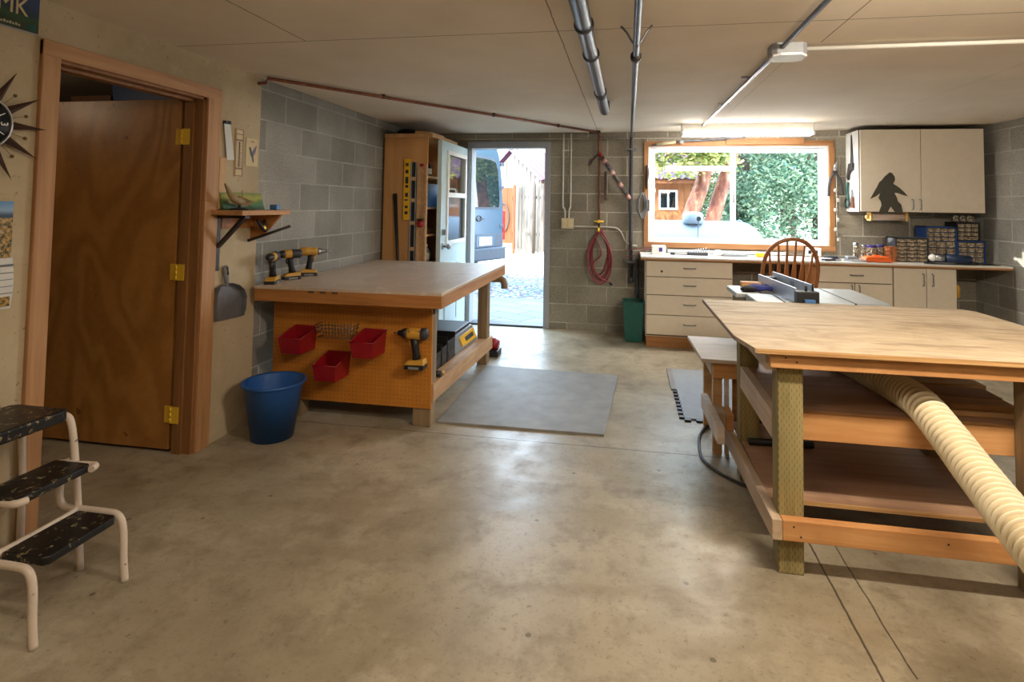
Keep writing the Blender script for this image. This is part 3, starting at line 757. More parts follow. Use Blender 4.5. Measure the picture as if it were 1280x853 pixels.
p = t.part('bird_picture', slab(MB(), body, XL + .0035, bx), plain('bird_grey', C(70, 84, 78), .6, var=.35, scale=60))
t.part('bird_wing', slab(MB(), [(3.185, 1.715), (3.205, 1.742), (3.232, 1.766), (3.226, 1.735), (3.216, 1.708), (3.2, 1.695)], XL + .0035, bx + .0003), plain('wing_mauve', C(124, 104, 124), .6, var=.3, scale=60), parent=p)
t.part('card_title', MB().box(XL + .0035, XL + .0045, 3.175, 3.205, 1.782, 1.787), 'brown_ink')
# bracket shelf
t = Thing('wall_shelf', 'thick fir shelf on a dark bracket between the veneer door and block wall', 'shelf', (XL, 3.06, 1.33))
t.part('shelf_board', MB().box(XL, -2.153, 2.832, 3.287, 1.322, 1.351), wood('shelf_fir', C(170, 118, 70), C(204, 154, 104), 1), bevel=.003)
y = 2.905
b = t.part('bracket', MB().box(XL, XL + .012, y - .02, y + .02, .995, 1.322).box(XL, XL + .2, y - .02, y + .02, 1.304, 1.322), 'bracket')
t.part('brace', MB().hexa([(XL, y - .016, 1.13), (XL + .02, y - .016, 1.13), (XL + .02, y + .016, 1.13), (XL, y + .016, 1.13)],
    [(XL + .165, y - .016, 1.306), (XL + .19, y - .016, 1.306), (XL + .19, y + .016, 1.306), (XL + .165, y + .016, 1.306)]), 'bracket', parent=b)
t.part('gusset', MB().prism([(XL, 1.322), (-2.165, 1.322), (-2.30, 1.175), (XL, 1.16)], 1, 3.205, 3.225), 'bench_edge', label='orange-brown wooden gusset at the far end')
t.part('cleat', MB().box(XL, XL + .018, 2.93, 3.2, 1.24, 1.322), 'bench_edge')
# small landscape painting lying/leaning on the shelf
n = NT('green_painting'); v = n.coord(); sp = n.n('ShaderNodeSeparateXYZ'); n.l(v, sp.inputs[0])
h = n.math('ADD', sp.outputs[2], n.math('MULTIPLY', n.noise(v, 12, 4, .6, .5), .05))
n.set(n.ramp(h, [(.03, C(50, 82, 60)), (.055, C(74, 124, 88)), (.075, C(90, 120, 54)), (.1, C(170, 164, 70)), (.13, C(120, 136, 76))]), .4); M['paint'] = n.m
t = Thing('landscape_painting', 'unframed green landscape painting leaning at the back of the wall shelf', 'painting', (XL + .04, 3.05, 1.351))
mb = MB(); mb.hexa([(XL + .035, 2.90, 1.352), (XL + .05, 2.90, 1.352), (XL + .05, 3.27, 1.352), (XL + .035, 3.27, 1.352)], [(XL + .002, 2.90, 1.455), (XL + .017, 2.90, 1.457), (XL + .017, 3.27, 1.457), (XL + .002, 3.27, 1.455)])
t.part('canvas', mb, 'paint')
t = Thing('antler_carving', 'tan antler carving of a flying bird on the wall shelf', 'carving', (XL + .09, 2.95, 1.351))
b = t.part('body', MB().tube(smooth_path([(XL + .09, 2.85, 1.505), (XL + .1, 2.872, 1.46), (XL + .11, 2.90, 1.42), (XL + .115, 2.95, 1.40), (XL + .11, 3.0, 1.405), (XL + .1, 3.06, 1.378)], 5), [.004 + .016 * math.sin(i / 25 * PI) for i in range(26)], 10), 'antler')
t.part('wing', MB().add([(XL + .1, 2.87, 1.40), (XL + .12, 2.93, 1.44), (XL + .15, 3.02, 1.40), (XL + .12, 2.98, 1.375), (XL + .11, 2.95, 1.41)], [(0, 1, 4), (1, 2, 4), (2, 3, 4), (3, 0, 4)]).add([(XL + .1, 2.87, 1.396), (XL + .12, 2.93, 1.436), (XL + .15, 3.02, 1.396), (XL + .12, 2.98, 1.371), (XL + .11, 2.95, 1.40)], [(4, 1, 0), (4, 2, 1), (4, 3, 2), (4, 0, 3)]), 'antler')
t.part('stand', MB().cyl((XL + .11, 2.95, 1.352), (XL + .11, 2.95, 1.40), .008, 10).lathe([(.05, 0), (.05, .008), (.02, .014)], (XL + .11, 2.95, 1.3515), 2, 18), 'cloth_dark')
t.part('tail_spike', MB().tube([(XL + .1, 2.99, 1.40), (XL + .1, 2.985, 1.47)], [.004, .002], 8), 'antler')
single('small_box', 'tiny blue and white box at the far end of the wall shelf', 'box', MB().box(-2.25, -2.20, 3.21, 3.25, 1.351, 1.385), 'blue_light', bevel=.003)
# metal bar and clamp hanging at the shelf end
t = Thing('spring_clamp', 'black spring clamp gripping a bar under the far end of the wall shelf', 'clamp', (-2.25, 3.2, 1.22))
t.part('jaw', MB().tube([(-2.27, 3.12, 1.29), (-2.27, 3.17, 1.24), (-2.265, 3.2, 1.215)], [.008, .014, .01], 8), 'black')
t.part('jaw', MB().tube([(-2.27, 3.19, 1.29), (-2.27, 3.2, 1.25), (-2.265, 3.2, 1.215)], [.008, .014, .01], 8), 'black')
t.part('spring', MB().lathe([(.012, -.012), (.016, 0), (.012, .012)], (-2.268, 3.185, 1.24), 0, 14), 'brass')
single('angle_bar', 'brown metal bar slanting out below the far end of the wall shelf', 'metal bar', MB().tube([(XL + .01, 3.17, 1.155), (-2.12, 3.24, 1.25)], .009, 6), 'bracket')
# dustpan
t = Thing('dustpan', 'grey metal dustpan hanging on the wall right of the veneer door', 'dustpan', (XL + .02, 3.0, .69))
out = [(2.888, .70), (2.882, .80), (2.885, .86), (2.905, .895), (2.95, .91), (3.0, .905), (3.06, .885), (3.11, .85), (3.135, .80), (3.13, .72), (3.12, .69)]
t.part('pan', slab(MB(), out, XL + .004, XL + .012), 'pan', bevel=.003)
lipp = MB()
for i in range(len(out) - 1):
    a, b = out[i], out[i + 1]
    d = .045 * (1 - abs((i + .5) / (len(out) - 1) - .5) * .5)
    lipp.hexa([(XL + .008, a[0], a[1]), (XL + .008 + d, a[0], a[1] + .01), (XL + .008 + d, b[0], b[1] + .01), (XL + .008, b[0], b[1])],
              [(XL + .008, a[0] * .98 + 3.0 * .02, a[1] * .98 + .8 * .02), (XL + .008 + d, a[0] * .98 + 3.0 * .02, a[1] * .98 + .8 * .02 + .01), (XL + .008 + d, b[0] * .98 + 3.0 * .02, b[1] * .98 + .8 * .02 + .01), (XL + .008, b[0] * .98 + 3.0 * .02, b[1] * .98 + .8 * .02)])
t.part('raised_rim', lipp, 'pan')
t.part('handle', MB().tube(smooth_path([(XL + .02, 2.985, .90), (XL + .022, 2.975, .95), (XL + .02, 2.965, 1.02)], 4), [.011, .012, .013, .014, .015, .016, .016, .015, .012], 12), 'grey')
t.part('grip', MB().tube([(XL + .028, 2.972, .965), (XL + .026, 2.966, 1.012)], .011, 10), 'black')
# blue bucket on the floor
t = Thing('plastic_bucket', 'blue plastic bucket on the floor in front of the pegboard', 'bucket', (-2.09, 3.08, 0))
pr = [(.0, .006), (.112, .006), (.118, .0), (.165, .31), (.172, .318), (.178, .322), (.178, .33), (.17, .332), (.163, .326), (.112, .018), (.0, .016)]
t.part('tub', MB().lathe(pr, (-2.09, 3.08, 0), 2, 40), 'blue_bucket')
t.part('rim', MB().lathe([(.178, .318), (.183, .322), (.183, .331), (.178, .334), (.17, .333)], (-2.09, 3.08, 0), 2, 40, cap=False), 'blue_bucket')

# ------------------------------------------------------------------ step stool
t = Thing('step_stool', 'paint-spattered black and white three-step stool by the left wall', 'step stool', (-2.06, 1.68, 0))
r = .0125
def tr(mb, pts, n=5): return mb.tube(smooth_path(pts, n), r, 12)
top = MB(); tp = [(-2.325, 1.50), (-2.10, 1.49), (-2.085, 1.505), (-2.075, 1.79), (-2.09, 1.815), (-2.31, 1.815), (-2.335, 1.795), (-2.335, 1.515)]
t.part('top_tread', top.prism(tp, 2, .565, .61), 'tread', bevel=.008, seg=3)
t.part('middle_tread', MB().prism([(-2.115, 1.53), (-1.965, 1.53), (-1.95, 1.545), (-1.95, 1.785), (-1.965, 1.80), (-2.115, 1.80)], 2, .396, .424), 'tread', bevel=.006, seg=3)
t.part('bottom_tread', MB().prism([(-2.02, 1.555), (-1.86, 1.555), (-1.845, 1.57), (-1.845, 1.80), (-1.86, 1.815), (-2.02, 1.815)], 2, .212, .24), 'tread', bevel=.006, seg=3)
for y, s in ((1.835, 1), (1.515, -1)):
    t.part('front_leg', tr(MB(), [(-2.12, y, .36), (-2.13, y, .28), (-2.11, y, .235), (-2.05, y, .232), (-1.92, y, .232), (-1.865, y, .225), (-1.842, y, .18), (-1.83, y - .005, .08), (-1.815, y - .01, 0)]), 'stool_paint')
    t.part('main_leg', tr(MB(), [(-2.17, y - .012 * s, .575), (-2.12, y, .572), (-2.096, y + .004 * s, .54), (-2.075, y + .006 * s, .42), (-2.055, y + .008 * s, .25), (-2.035, y + .012 * s, 0)]), 'stool_paint')
    t.part('rear_leg', tr(MB(), [(-2.2, y - .012 * s, .572), (-2.29, y - .004 * s, .572), (-2.318, y, .54), (-2.328, y + .02 * s, .3), (-2.335, y + .03 * s, 0)]), 'stool_paint')
    t.part('tread_arm', tr(MB(), [(-2.11, y - .025 * s, .405), (-2.03, y - .025 * s, .408), (-1.955, y - .022 * s, .41), (-1.94, y - .05 * s, .41)]), 'stool_paint')
t.part('cross_bar', tr(MB(), [(-2.06, 1.5, .232), (-2.035, 1.55, .232), (-2.03, 1.68, .232), (-2.035, 1.8, .232), (-2.06, 1.85, .232)]), 'stool_paint')
t.part('cross_bar', tr(MB(), [(-2.1, 1.51, .40), (-2.115, 1.6, .40), (-2.115, 1.75, .40), (-2.1, 1.84, .40)]), 'stool_paint')

# ------------------------------------------------------------------ left workbench with pegboard
t = Thing('workbench', 'worn workbench with an orange pegboard end along the block wall', 'workbench', (-1.7, 4.05, 0))
bx0, bx1, by0, by1 = -2.33, -1.09, 3.20, 4.95
t.part('tabletop', MB().box(bx0, bx1, by0, by1, .852, .87), 'hardboard', bevel=.002)
ap = t.part('front_apron', MB().box(bx0, bx1, by0, by0 + .038, .777, .852), 'bench_edge', bevel=.002)
for k in range(3): t.part('edge_chip', MB().box(-1.96 + .08 * k, -1.92 + .08 * k, by0 - .001, by0 + .005, .838, .8515), 'almond_edge', parent=ap)
t.part('side_apron', MB().box(bx1 - .038, bx1, by0 + .038, by1, .777, .852), 'bench_edge_y', bevel=.002)
t.part('side_apron', MB().box(bx0, bx0 + .038, by0 + .038, by1, .777, .852), 'bench_edge_y', bevel=.002)
t.part('back_apron', MB().box(bx0 + .038, bx1 - .038, by1 - .038, by1, .777, .852), 'bench_edge')
t.part('cross_rail', MB().box(-2.3, -1.215, 3.40, 3.44, .70, .777), 'bench_edge')
t.part('pegboard', MB().box(-2.312, -1.212, 3.386, 3.398, .118, .777), 'pegboard')
for (x0, x1, y0, y1) in ((-1.335, -1.215, 3.40, 3.49), (-2.215, -2.105, 3.40, 3.49), (-1.302, -1.215, 4.80, 4.90), (-2.3, -2.2, 4.80, 4.90)):
    t.part('leg', MB().box(x0, x1, y0, y1, 0, .777), 'post', bevel=.004)
def sz(y): return .268 - (y - 3.4) * .03
def sheared(mb, x0, x1, y0, y1, d0, d1):
    return mb.hexa([(x0, y0, sz(y0) + d0), (x1, y0, sz(y0) + d0), (x1, y1, sz(y1) + d0), (x0, y1, sz(y1) + d0)], [(x0, y0, sz(y0) + d1), (x1, y0, sz(y0) + d1), (x1, y1, sz(y1) + d1), (x0, y1, sz(y1) + d1)])
t.part('lower_shelf', sheared(MB(), -2.25, -1.238, 3.402, 4.94, -.02, 0), 'stud')
t.part('shelf_rail', sheared(MB(), -1.238, -1.2, 3.402, 4.95, -.11, .0), 'stud', bevel=.002)
p = t.part('vise_arm', MB().tube(smooth_path([(-1.2, 4.85, .745), (-1.12, 4.85, .745), (-1.09, 4.85, .735), (-1.075, 4.85, .70), (-1.075, 4.85, .665)], 4), .03, 14), 'post', label='brown curved elbow at the far leg')

# three red bins, wire basket on the pegboard
def red_bin(xc, z0, label):
    t = Thing('parts_bin', label, 'bin', (xc, 3.3, z0), 'red bins on the pegboard')
    w, h, hb = .078, .1, .145; y0, y1 = 3.205, 3.384; k = .86; th = .004
    xf = xc - .006; dz = .03
    def sect(sc, zz, dw): return zz
    mb = MB()
    # floor
    b = [(xf - w * k, y0 + .02, z0), (xf + w * k, y0 + .02, z0), (xc + w * k, y1, z0), (xc - w * k, y1, z0)]
    T = [(xf - w, y0, z0 + h), (xf + w, y0, z0 + h), (xc + w, y1, z0 + hb), (xc - w, y1, z0 + hb)]
    Ti = [(xf - w + th, y0 + th, z0 + h), (xf + w - th, y0 + th, z0 + h), (xc + w - th, y1 - th, z0 + hb), (xc - w + th, y1 - th, z0 + hb)]
    bi = [(xf - w * k + th, y0 + .02 + th, z0 + th), (xf + w * k - th, y0 + .02 + th, z0 + th), (xc + w * k - th, y1 - th, z0 + th), (xc - w * k + th, y1 - th, z0 + th)]
    vs = b + T + Ti + bi
    fs = [(3, 2, 1, 0)]
    for i in range(4):
        j = (i + 1) % 4
        fs += [(i, j, 4 + j, 4 + i), (4 + i, 4 + j, 8 + j, 8 + i), (8 + i, 8 + j, 12 + j, 12 + i)]
    fs.append((12, 13, 14, 15))
    mb.add(vs, fs); t.part('tray', mb, 'red', bevel=.0015)
    rim = MB()
    for i in range(4):
        rim.tube([T[i], T[(i + 1) % 4]], .0035, 6)
    t.part('rolled_rim', rim, 'red')
red_bin(-2.075, .45, 'red plastic bin on the pegboard, nearest the block wall')
red_bin(-1.835, .295, 'red plastic bin hanging lowest on the pegboard')
red_bin(-1.592, .45, 'red plastic bin on the pegboard, nearest the hanging drill')
t = Thing('wire_basket', 'small grey wire basket on the pegboard between two red bins', 'basket', (-1.838, 3.34, .535))
mb = MB()
for z, k in ((.622, 1.0), (.60, .97), (.575, .94), (.54, .9)):
    w = .133 * k; d = .075 * k
    mb.tube([(-1.838 - w, 3.384, z), (-1.838 - w, 3.384 - d, z), (-1.838 + w, 3.384 - d, z), (-1.838 + w, 3.384, z)], .0022, 6)
t.part('hoops', mb, 'pipe_metal')
mb = MB()
for i in range(12):
    x = -.125 + .25 * i / 11
    mb.tube([(-1.838 + x, 3.383, .625), (-1.838 + x * .9, 3.383, .54), (-1.838 + x * .9, 3.317, .54), (-1.838 + x, 3.309, .625)], .0016, 6)
t.part('wires', mb, 'pipe_metal')

# ------------------------------------------------------------------ cordless tools
def drill(name, label, loc, rot, kind, group='cordless tools on and at the pegboard bench'):
    """local: battery on z=0, nose towards +x"""
    t = Thing(name, label, 'drill', loc, group, local=True, rot=rot)
    b = t.part('battery', MB().hexa([(-.055, -.036, 0), (.06, -.036, 0), (.06, .036, 0), (-.055, .036, 0)], [(-.055, -.034, .03), (.055, -.034, .026), (.055, .034, .026), (-.055, .034, .03)]), 'black', bevel=.006)
    t.part('battery_cap', MB().hexa([(-.057, -.035, .022), (.06, -.035, .02), (.06, .035, .02), (-.057, .035, .022)], [(-.05, -.03, .052), (.045, -.03, .042), (.045, .03, .042), (-.05, .03, .052)]), 'tool_yellow', parent=b, bevel=.006)
    t.part('battery_label', MB().box(-.03, .03, -.0375, -.0355, .004, .016).box(-.03, .03, .0355, .0375, .004, .016), 'grey', parent=b)
    t.part('handle', MB().tube([(-.005, 0, .042), (.0, 0, .08), (.008, 0, .12), (.012, 0, .15)], [.024, .02, .021, .024], 14), 'black')
    t.part('trigger', MB().tube([(.03, 0, .142), (.036, 0, .125), (.028, 0, .108)], .008, 8), 'tool_yellow' if kind else 'dark')
    h = t.part('motor_housing', MB().lathe([(.02, -.07), (.028, -.066), (.03, -.03), (.03, .03), (.027, .045)], (.01, 0, .175), 0, 20), 'tool_yellow')
    t.part('rear_cap', MB().lathe([(.0, -.078), (.024, -.074), (.0312, -.062), (.0312, -.004), (.029, -.002)] if kind != 1 else [(.0, -.078), (.024, -.074), (.0312, -.062), (.0312, -.04), (.029, -.038)], (.01, 0, .175), 0, 20), 'dark' if kind != 2 else 'tool_yellow', parent=h)
    t.part('nose', MB().lathe([(.027, .043), (.026, .06), (.02, .075), (.014, .085), (.012, .098), (0, .099)], (.01, 0, .175), 0, 20), 'black' if kind != 2 else 'steel', parent=h)
    if kind:
        t.part('bit', MB().cyl((.1, 0, .175), (.1 + (.05 if kind == 2 else .035), 0, .175), .004 if kind == 1 else .009, 10), 'steel')
    return t
drill('cordless_drill', 'yellow and black cordless drill on the workbench, nearest the camera of the row of three', (-2.285, 3.315, .87), -1.25, 0)
drill('cordless_drill', 'yellow and black cordless drill standing in the middle of the row of three', (-2.29, 3.53, .87), -2.2, 0)
drill('cordless_drill', 'cordless drill with a silver socket nose, last of the row of three', (-2.29, 3.745, .87), .55, 2)
d = drill('cordless_drill', 'yellow impact driver with a bit hanging on the pegboard', (-1.295, 3.335, .378), PI, 1); d.o.scale = (1.12, 1.12, 1.22)
mb = MB().tube([(-1.33, 3.386, .61), (-1.33, 3.30, .61), (-1.33, 3.295, .625)], .003, 6).tube([(-1.265, 3.386, .612), (-1.265, 3.30, .612), (-1.265, 3.295, .627)], .003, 6)
single('peg_hook', 'steel double peg hook holding the impact driver', 'hook', mb, 'steel')

# ------------------------------------------------------------------ lower shelf contents
def shz(y): return sz(y)
t = Thing('divided_organizer', 'black plastic bin with dividers on the lower shelf of the pegboard bench', 'bin', (-1.42, 3.85, shz(3.85)))
def tray(mb, x0, x1, y0, y1, z0, z1, th=.005):
    return mb.box(x0, x1, y0, y0 + th, z0, z1).box(x0, x1, y1 - th, y1, z0, z1).box(x0, x0 + th, y0, y1, z0, z1).box(x1 - th, x1, y0, y1, z0, z1).box(x0, x1, y0, y1, z0, z0 + th)
for i, (y0, y1, h) in enumerate(((3.66, 3.80, .14), (3.81, 3.93, .16), (3.94, 4.12, .185))):
    z = shz(y0) 
    mb = MB(); x0, x1 = -1.75, -1.29
    mb.box(x0, x1, y0, y0 + .006, z, z + h * .98).box(x0, x0 + .006, y0, y1, z, z + h).box(x1 - .006, x1, y0, y1, z, z + h * .8).box(x0, x1, y1 - .006, y1, z, z + h).box(x0, x1, y0, y1, z, z + .006)
    p = t.part('compartment', mb, 'black', bevel=.002)
    t.part('label_slot', MB().box(x1 - .001, x1 + .002, y0 + .02, y1 - .02, z + .03, z + .07), 'dark', parent=p)
t = Thing('tool_case', 'grey tool case with yellow label on the lower shelf beyond the black bin', 'tool case', (-1.490, 4.45, shz(4.15)))
z = shz(4.15)
t.part('case_body', MB().hexa([(-1.760, 4.15, z - .0), (-1.290, 4.15, z), (-1.290, 4.77, z - .018), (-1.760, 4.77, z - .018)], [(-1.740, 4.16, z + .115), (-1.340, 4.16, z + .115), (-1.340, 4.76, z + .115), (-1.740, 4.76, z + .115)]), 'grey', bevel=.012)
t.part('lid', MB().box(-1.73, -1.35, 4.3, 4.74, z + .115, z + .142), 'dark', bevel=.012)
t.part('case_handle', MB().tube([(-1.540, 4.22, z + .11), (-1.540, 4.22, z + .145), (-1.400, 4.22, z + .145), (-1.400, 4.22, z + .11)], .012, 8), 'black')
t.part('side_label', MB().hexa([(-1.296, 4.34, z + .02), (-1.292, 4.34, z + .02), (-1.292, 4.74, z + .01), (-1.296, 4.74, z + .01)], [(-1.334, 4.34, z + .09), (-1.322, 4.34, z + .09), (-1.322, 4.74, z + .09), (-1.334, 4.74, z + .09)]), 'yellow')
t.part('label_mark', MB().hexa([(-1.310, 4.45, z + .038), (-1.299, 4.45, z + .038), (-1.299, 4.68, z + .038), (-1.310, 4.68, z + .038)], [(-1.325, 4.45, z + .07), (-1.313, 4.45, z + .07), (-1.313, 4.68, z + .07), (-1.325, 4.68, z + .07)]), 'ink')
z = shz(3.58)
t = Thing('screwdriver', 'long thin screwdriver lying on the lower shelf in front of the black bin', 'screwdriver', (-1.4, 3.585, z))
t.part('blade', MB().cyl((-1.44, 3.625, z + .007), (-1.29, 3.63, z + .009), .004, 8), 'pipe_metal'); t.part('handle', MB().cyl((-1.29, 3.63, z + .01), (-1.207, 3.635, z + .01), .01, 10), 'amber')
z = shz(3.49)
t = Thing('flashlight', 'stubby black flashlight lying at the pegboard end of the lower shelf', 'flashlight', (-1.38, 3.5, z))
t.part('barrel', MB().cyl((-1.48, 3.54, z + .018), (-1.26, 3.555, z + .018), .018, 14), 'black'); t.part('head', MB().cyl((-1.26, 3.555, z + .021), (-1.204, 3.558, z + .021), .021, 14), 'black')
# red tool on the floor beyond the bench
t = Thing('sander', 'red and black power tool on the floor past the far bench leg', 'power tool', (-1.235, 5.12, fz(5.12)))
t.part('base', MB().box(-1.30, -1.17, 5.04, 5.2, fz(5.12), .06), 'black', bevel=.01)
t.part('body', MB().tube([(-1.29, 5.12, .10), (-1.23, 5.12, .105), (-1.18, 5.12, .10)], [.045, .055, .04], 14), 'red')
t.part('cap', MB().ball((-1.235, 5.12, .145), (.035, .03, .02)), 'red')
# floor mats
t = single('anti_fatigue_mat', 'large grey rubber mat on the floor beside the pegboard bench', 'mat', MB().hexa([(-1.2, 3.47, 0), (-.136, 3.48, 0), (-.07, 4.705, 0), (-1.2, 4.74, 0)], [(-1.2, 3.47, .014), (-.136, 3.48, .014), (-.07, 4.705, .014), (-1.2, 4.74, .014)]), 'rubber', bevel=.002)
t = Thing('foam_mat', 'grey foam floor mat with black toothed edge by the right bench', 'mat', (.9, 4.4, 0))
t.part('pad', MB().box(.375, 1.5, 3.86, 5.0, .0005, .012), 'foam')
p = t.part('edge_strip', MB().box(.335, .375, 4.45, 5.0, .0005, .012), 'rubber')
for k in range(8):
    t.part('edge_tooth', MB().box(.345, .38, 3.87 + k * .073, 3.905 + k * .073, .0005, .0125), 'black')
for k in range(9):
    t.part('edge_tooth', MB().box(.375 + k * .075, .415 + k * .075, 3.825, 3.87, .0005, .0125), 'black')
# ------------------------------------------------------------------ cupboard in the back left corner
t = Thing('tall_cupboard', 'tall tan open-front cupboard in the back left corner', 'cupboard', (-2.14, 5.5, fz(5.5)))
z0 = fz(5.5)
t.part('side_panel', MB().box(-2.372, -1.925, 5.15, 5.168, z0, 2.052), 'cabinet_side', bevel=.001)
t.part('side_panel', MB().box(-2.372, -1.925, 5.832, 5.85, z0, 2.052), 'cabinet_side')
t.part('back_panel', MB().box(-2.38, -2.372, 5.15, 5.85, z0, 2.052), 'kneehole')
t.part('top_board', MB().box(-2.36, -1.865, 5.11, 5.9, 2.052, 2.088), 'pine', bevel=.002)
for z in (.12, .46, .80, 1.085, 1.352, 1.66):
    t.part('shelf', MB().box(-2.37, -1.93, 5.168, 5.832, z, z + .02), 'pine')
# cupboard contents
def bottle(name, label, x, y, z, r, h, mat, capmat='white', group=None):
    t = Thing(name, label, 'bottle', (x, y, z), group)
    b = t.part('bottle_body', MB().lathe([(r * .9, 0), (r, .01), (r, h * .68), (r * .45, h * .82), (r * .4, h * .9)], (x, y, z), 2, 18), mat)
    t.part('cap', MB().lathe([(r * .45, h * .88), (r * .45, h), (0, h)], (x, y, z), 2, 14), capmat)
    t.part('bottle_label', MB().lathe([(r * 1.01, h * .15), (r * 1.01, h * .55)], (x, y, z), 2, 18), 'paper')
    return t
bottle('spray_bottle', 'dark bottle with pale label on the top cupboard shelf, nearest the room', -2.02, 5.24, 1.68, .036, .19, 'black')
bottle('spray_bottle', 'small dark bottle behind the labelled one on the top cupboard shelf', -1.99, 5.36, 1.68, .03, .15, 'cloth_dark', 'red')
t = Thing('plastic_crate', 'blue plastic crate on the second cupboard shelf', 'crate', (-2.05, 5.4, 1.372))
t.part('tub', tray(MB(), -2.2, -1.945, 5.22, 5.6, 1.372, 1.60, .006), 'blue_light', bevel=.002)
t.part('rim', MB().box(-2.205, -1.938, 5.212, 5.232, 1.585, 1.605).box(-2.205, -1.938, 5.59, 5.608, 1.585, 1.605).box(-1.955, -1.938, 5.23, 5.59, 1.585, 1.605), 'blue_light')
t.part('black_bag', MB().ball((-2.05, 5.38, 1.56), (.09, .12, .07)), 'cloth_dark')
t = Thing('metal_bowl', 'shiny metal bowl on the middle cupboard shelf', 'bowl', (-2.03, 5.37, 1.105))
t.part('bowl_body', MB().lathe([(.05, 0), (.1, .02), (.125, .055), (.13, .058), (.122, .057), (.095, .024), (0, .01)], (-2.06, 5.37, 1.105), 2, 26), 'steel')
t.part('bowl_rim', MB().lathe([(.125, .055), (.131, .056), (.131, .06), (.125, .06)], (-2.06, 5.37, 1.105), 2, 26, cap=False), 'steel')
bottle('spray_can', 'grey spray can with white top on the lowest visible cupboard shelf', -1.99, 5.33, .82, .033, .18, 'grey')
bottle('spray_can', 'dark spray can behind the grey one on the lowest visible cupboard shelf', -2.03, 5.48, .82, .033, .17, 'dark', 'dark')
# things on top
single('dark_cloth', 'crumpled black cloth on top of the tall cupboard', 'cloth', MB().ball((-2.2, 5.32, 2.115), (.11, .14, .045), 16, 8).ball((-2.1, 5.36, 2.105), (.12, .12, .035), 14, 8).ball((-2.0, 5.42, 2.1), (.08, .1, .024), 12, 8), 'cloth_dark')
single('wood_offcut', 'wood offcut lying on top of the tall cupboard', 'wood', MB().hexa([(-2.05, 5.12, 2.089), (-1.9, 5.14, 2.089), (-1.88, 5.5, 2.089), (-2.0, 5.5, 2.089)], [(-2.05, 5.12, 2.115), (-1.9, 5.14, 2.108), (-1.88, 5.5, 2.108), (-2.0, 5.5, 2.115)]), 'pine', bevel=.003)
# things leaning/hanging on the side panel
t = Thing('spirit_level', 'yellow spirit level hanging on the tan cupboard side', 'level', (-2.125, 5.14, 1.245))
t.part('level_body', MB().box(-2.157, -2.093, 5.126, 5.149, 1.245, 1.84), 'yellow', bevel=.002)
for a, b in ((1.77, 1.8), (1.70, 1.735), (1.60, 1.665), (1.56, 1.585), (1.47, 1.51), (1.36, 1.385), (1.30, 1.33)): t.part('opening', MB().box(-2.14, -2.11, 5.1245, 5.127, a, b), 'ink')
t.part('vial', MB().cyl((-2.14, 5.122, 1.44), (-2.11, 5.122, 1.44), .009, 10), 'green')
t = Thing('slotted_rail', 'black rail with pale brackets standing beside the yellow level', 'rail', (-2.06, 5.135, .02))
t.part('rail_side', MB().box(-2.088, -2.08, 5.125, 5.148, fz(5.13), 1.81), 'alu'); t.part('rail_side', MB().box(-2.038, -2.03, 5.125, 5.148, fz(5.13), 1.81), 'alu')
t.part('rail_web', MB().box(-2.08, -2.038, 5.139, 5.148, fz(5.13), 1.81), 'black')
for z in (.6, .95, 1.2, 1.42, 1.63): t.part('bracket', MB().box(-2.079, -2.039, 5.128, 5.139, z, z + .035), 'pine')
t = Thing('track_rail', 'pale grooved wood rail leaning on the cupboard by its open side', 'rail', (-1.97, 5.13, .02))
mb = MB().box(-2.018, -1.985, 5.118, 5.149, fz(5.13), 1.79).box(-1.985, -1.965, 5.13, 5.149, fz(5.13), 1.79).box(-1.965, -1.955, 5.12, 5.149, fz(5.13), 1.79).box(-1.955, -1.94, 5.13, 5.149, fz(5.13), 1.79).box(-1.94, -1.92, 5.118, 5.149, fz(5.13), 1.79)
t.part('rail_body', mb, 'stud', bevel=.001)
t.part('end_cap', MB().box(-1.99, -1.955, 5.112, 5.12, 1.765, 1.793), 'red')
t = Thing('bar_clamp', 'small red clamp head gripping the pale wood rail', 'clamp', (-1.965, 5.1, 1.19))
t.part('jaw', MB().box(-2.0, -1.935, 5.075, 5.117, 1.245, 1.262), 'black', bevel=.003)
t.part('screw_handle', MB().lathe([(.02, -.03), (.032, -.015), (.034, .01), (.024, .03)], (-1.965, 5.095, 1.212), 2, 14), 'red')
single('black_pole', 'thin black pole leaning in the corner left of the yellow level', 'pole', MB().tube([(-2.15, 5.08, fz(5.08)), (-2.185, 5.1, .8), (-2.245, 5.13, 1.50)], [.016, .013, .02], 10), 'black')

# ------------------------------------------------------------------ back wall services
yw = YB - .012
t = Thing('outlet_conduit', 'twin white conduits dropping from the ceiling to a tan box beside the back door', 'conduit', (-.66, yw, 1.15))
t.part('conduit', MB().tube(smooth_path([(-.713, yw, ZC), (-.713, yw, 1.8), (-.713, yw, 1.42), (-.70, yw, 1.38), (-.688, yw, 1.34), (-.688, yw, 1.26)], 4), .010, 10), 'conduit')
t.part('conduit', MB().tube(smooth_path([(-.628, yw, ZC), (-.628, yw, 1.8), (-.628, yw, 1.42), (-.637, yw, 1.38), (-.645, yw, 1.34), (-.645, yw, 1.26)], 4), .010, 10), 'conduit')
b = t.part('switch_box', MB().box(-.724, -.591, YB - .05, YB, 1.152, 1.268), 'box_tan', bevel=.005)
t.part('outlet', MB().box(-.705, -.668, YB - .054, YB - .049, 1.17, 1.25).box(-.648, -.61, YB - .054, YB - .049, 1.17, 1.25), 'card', parent=b, bevel=.002)
t.part('strap', MB().box(-.73, -.61, YB - .012, YB - .0, 2.015, 2.03), 'conduit')
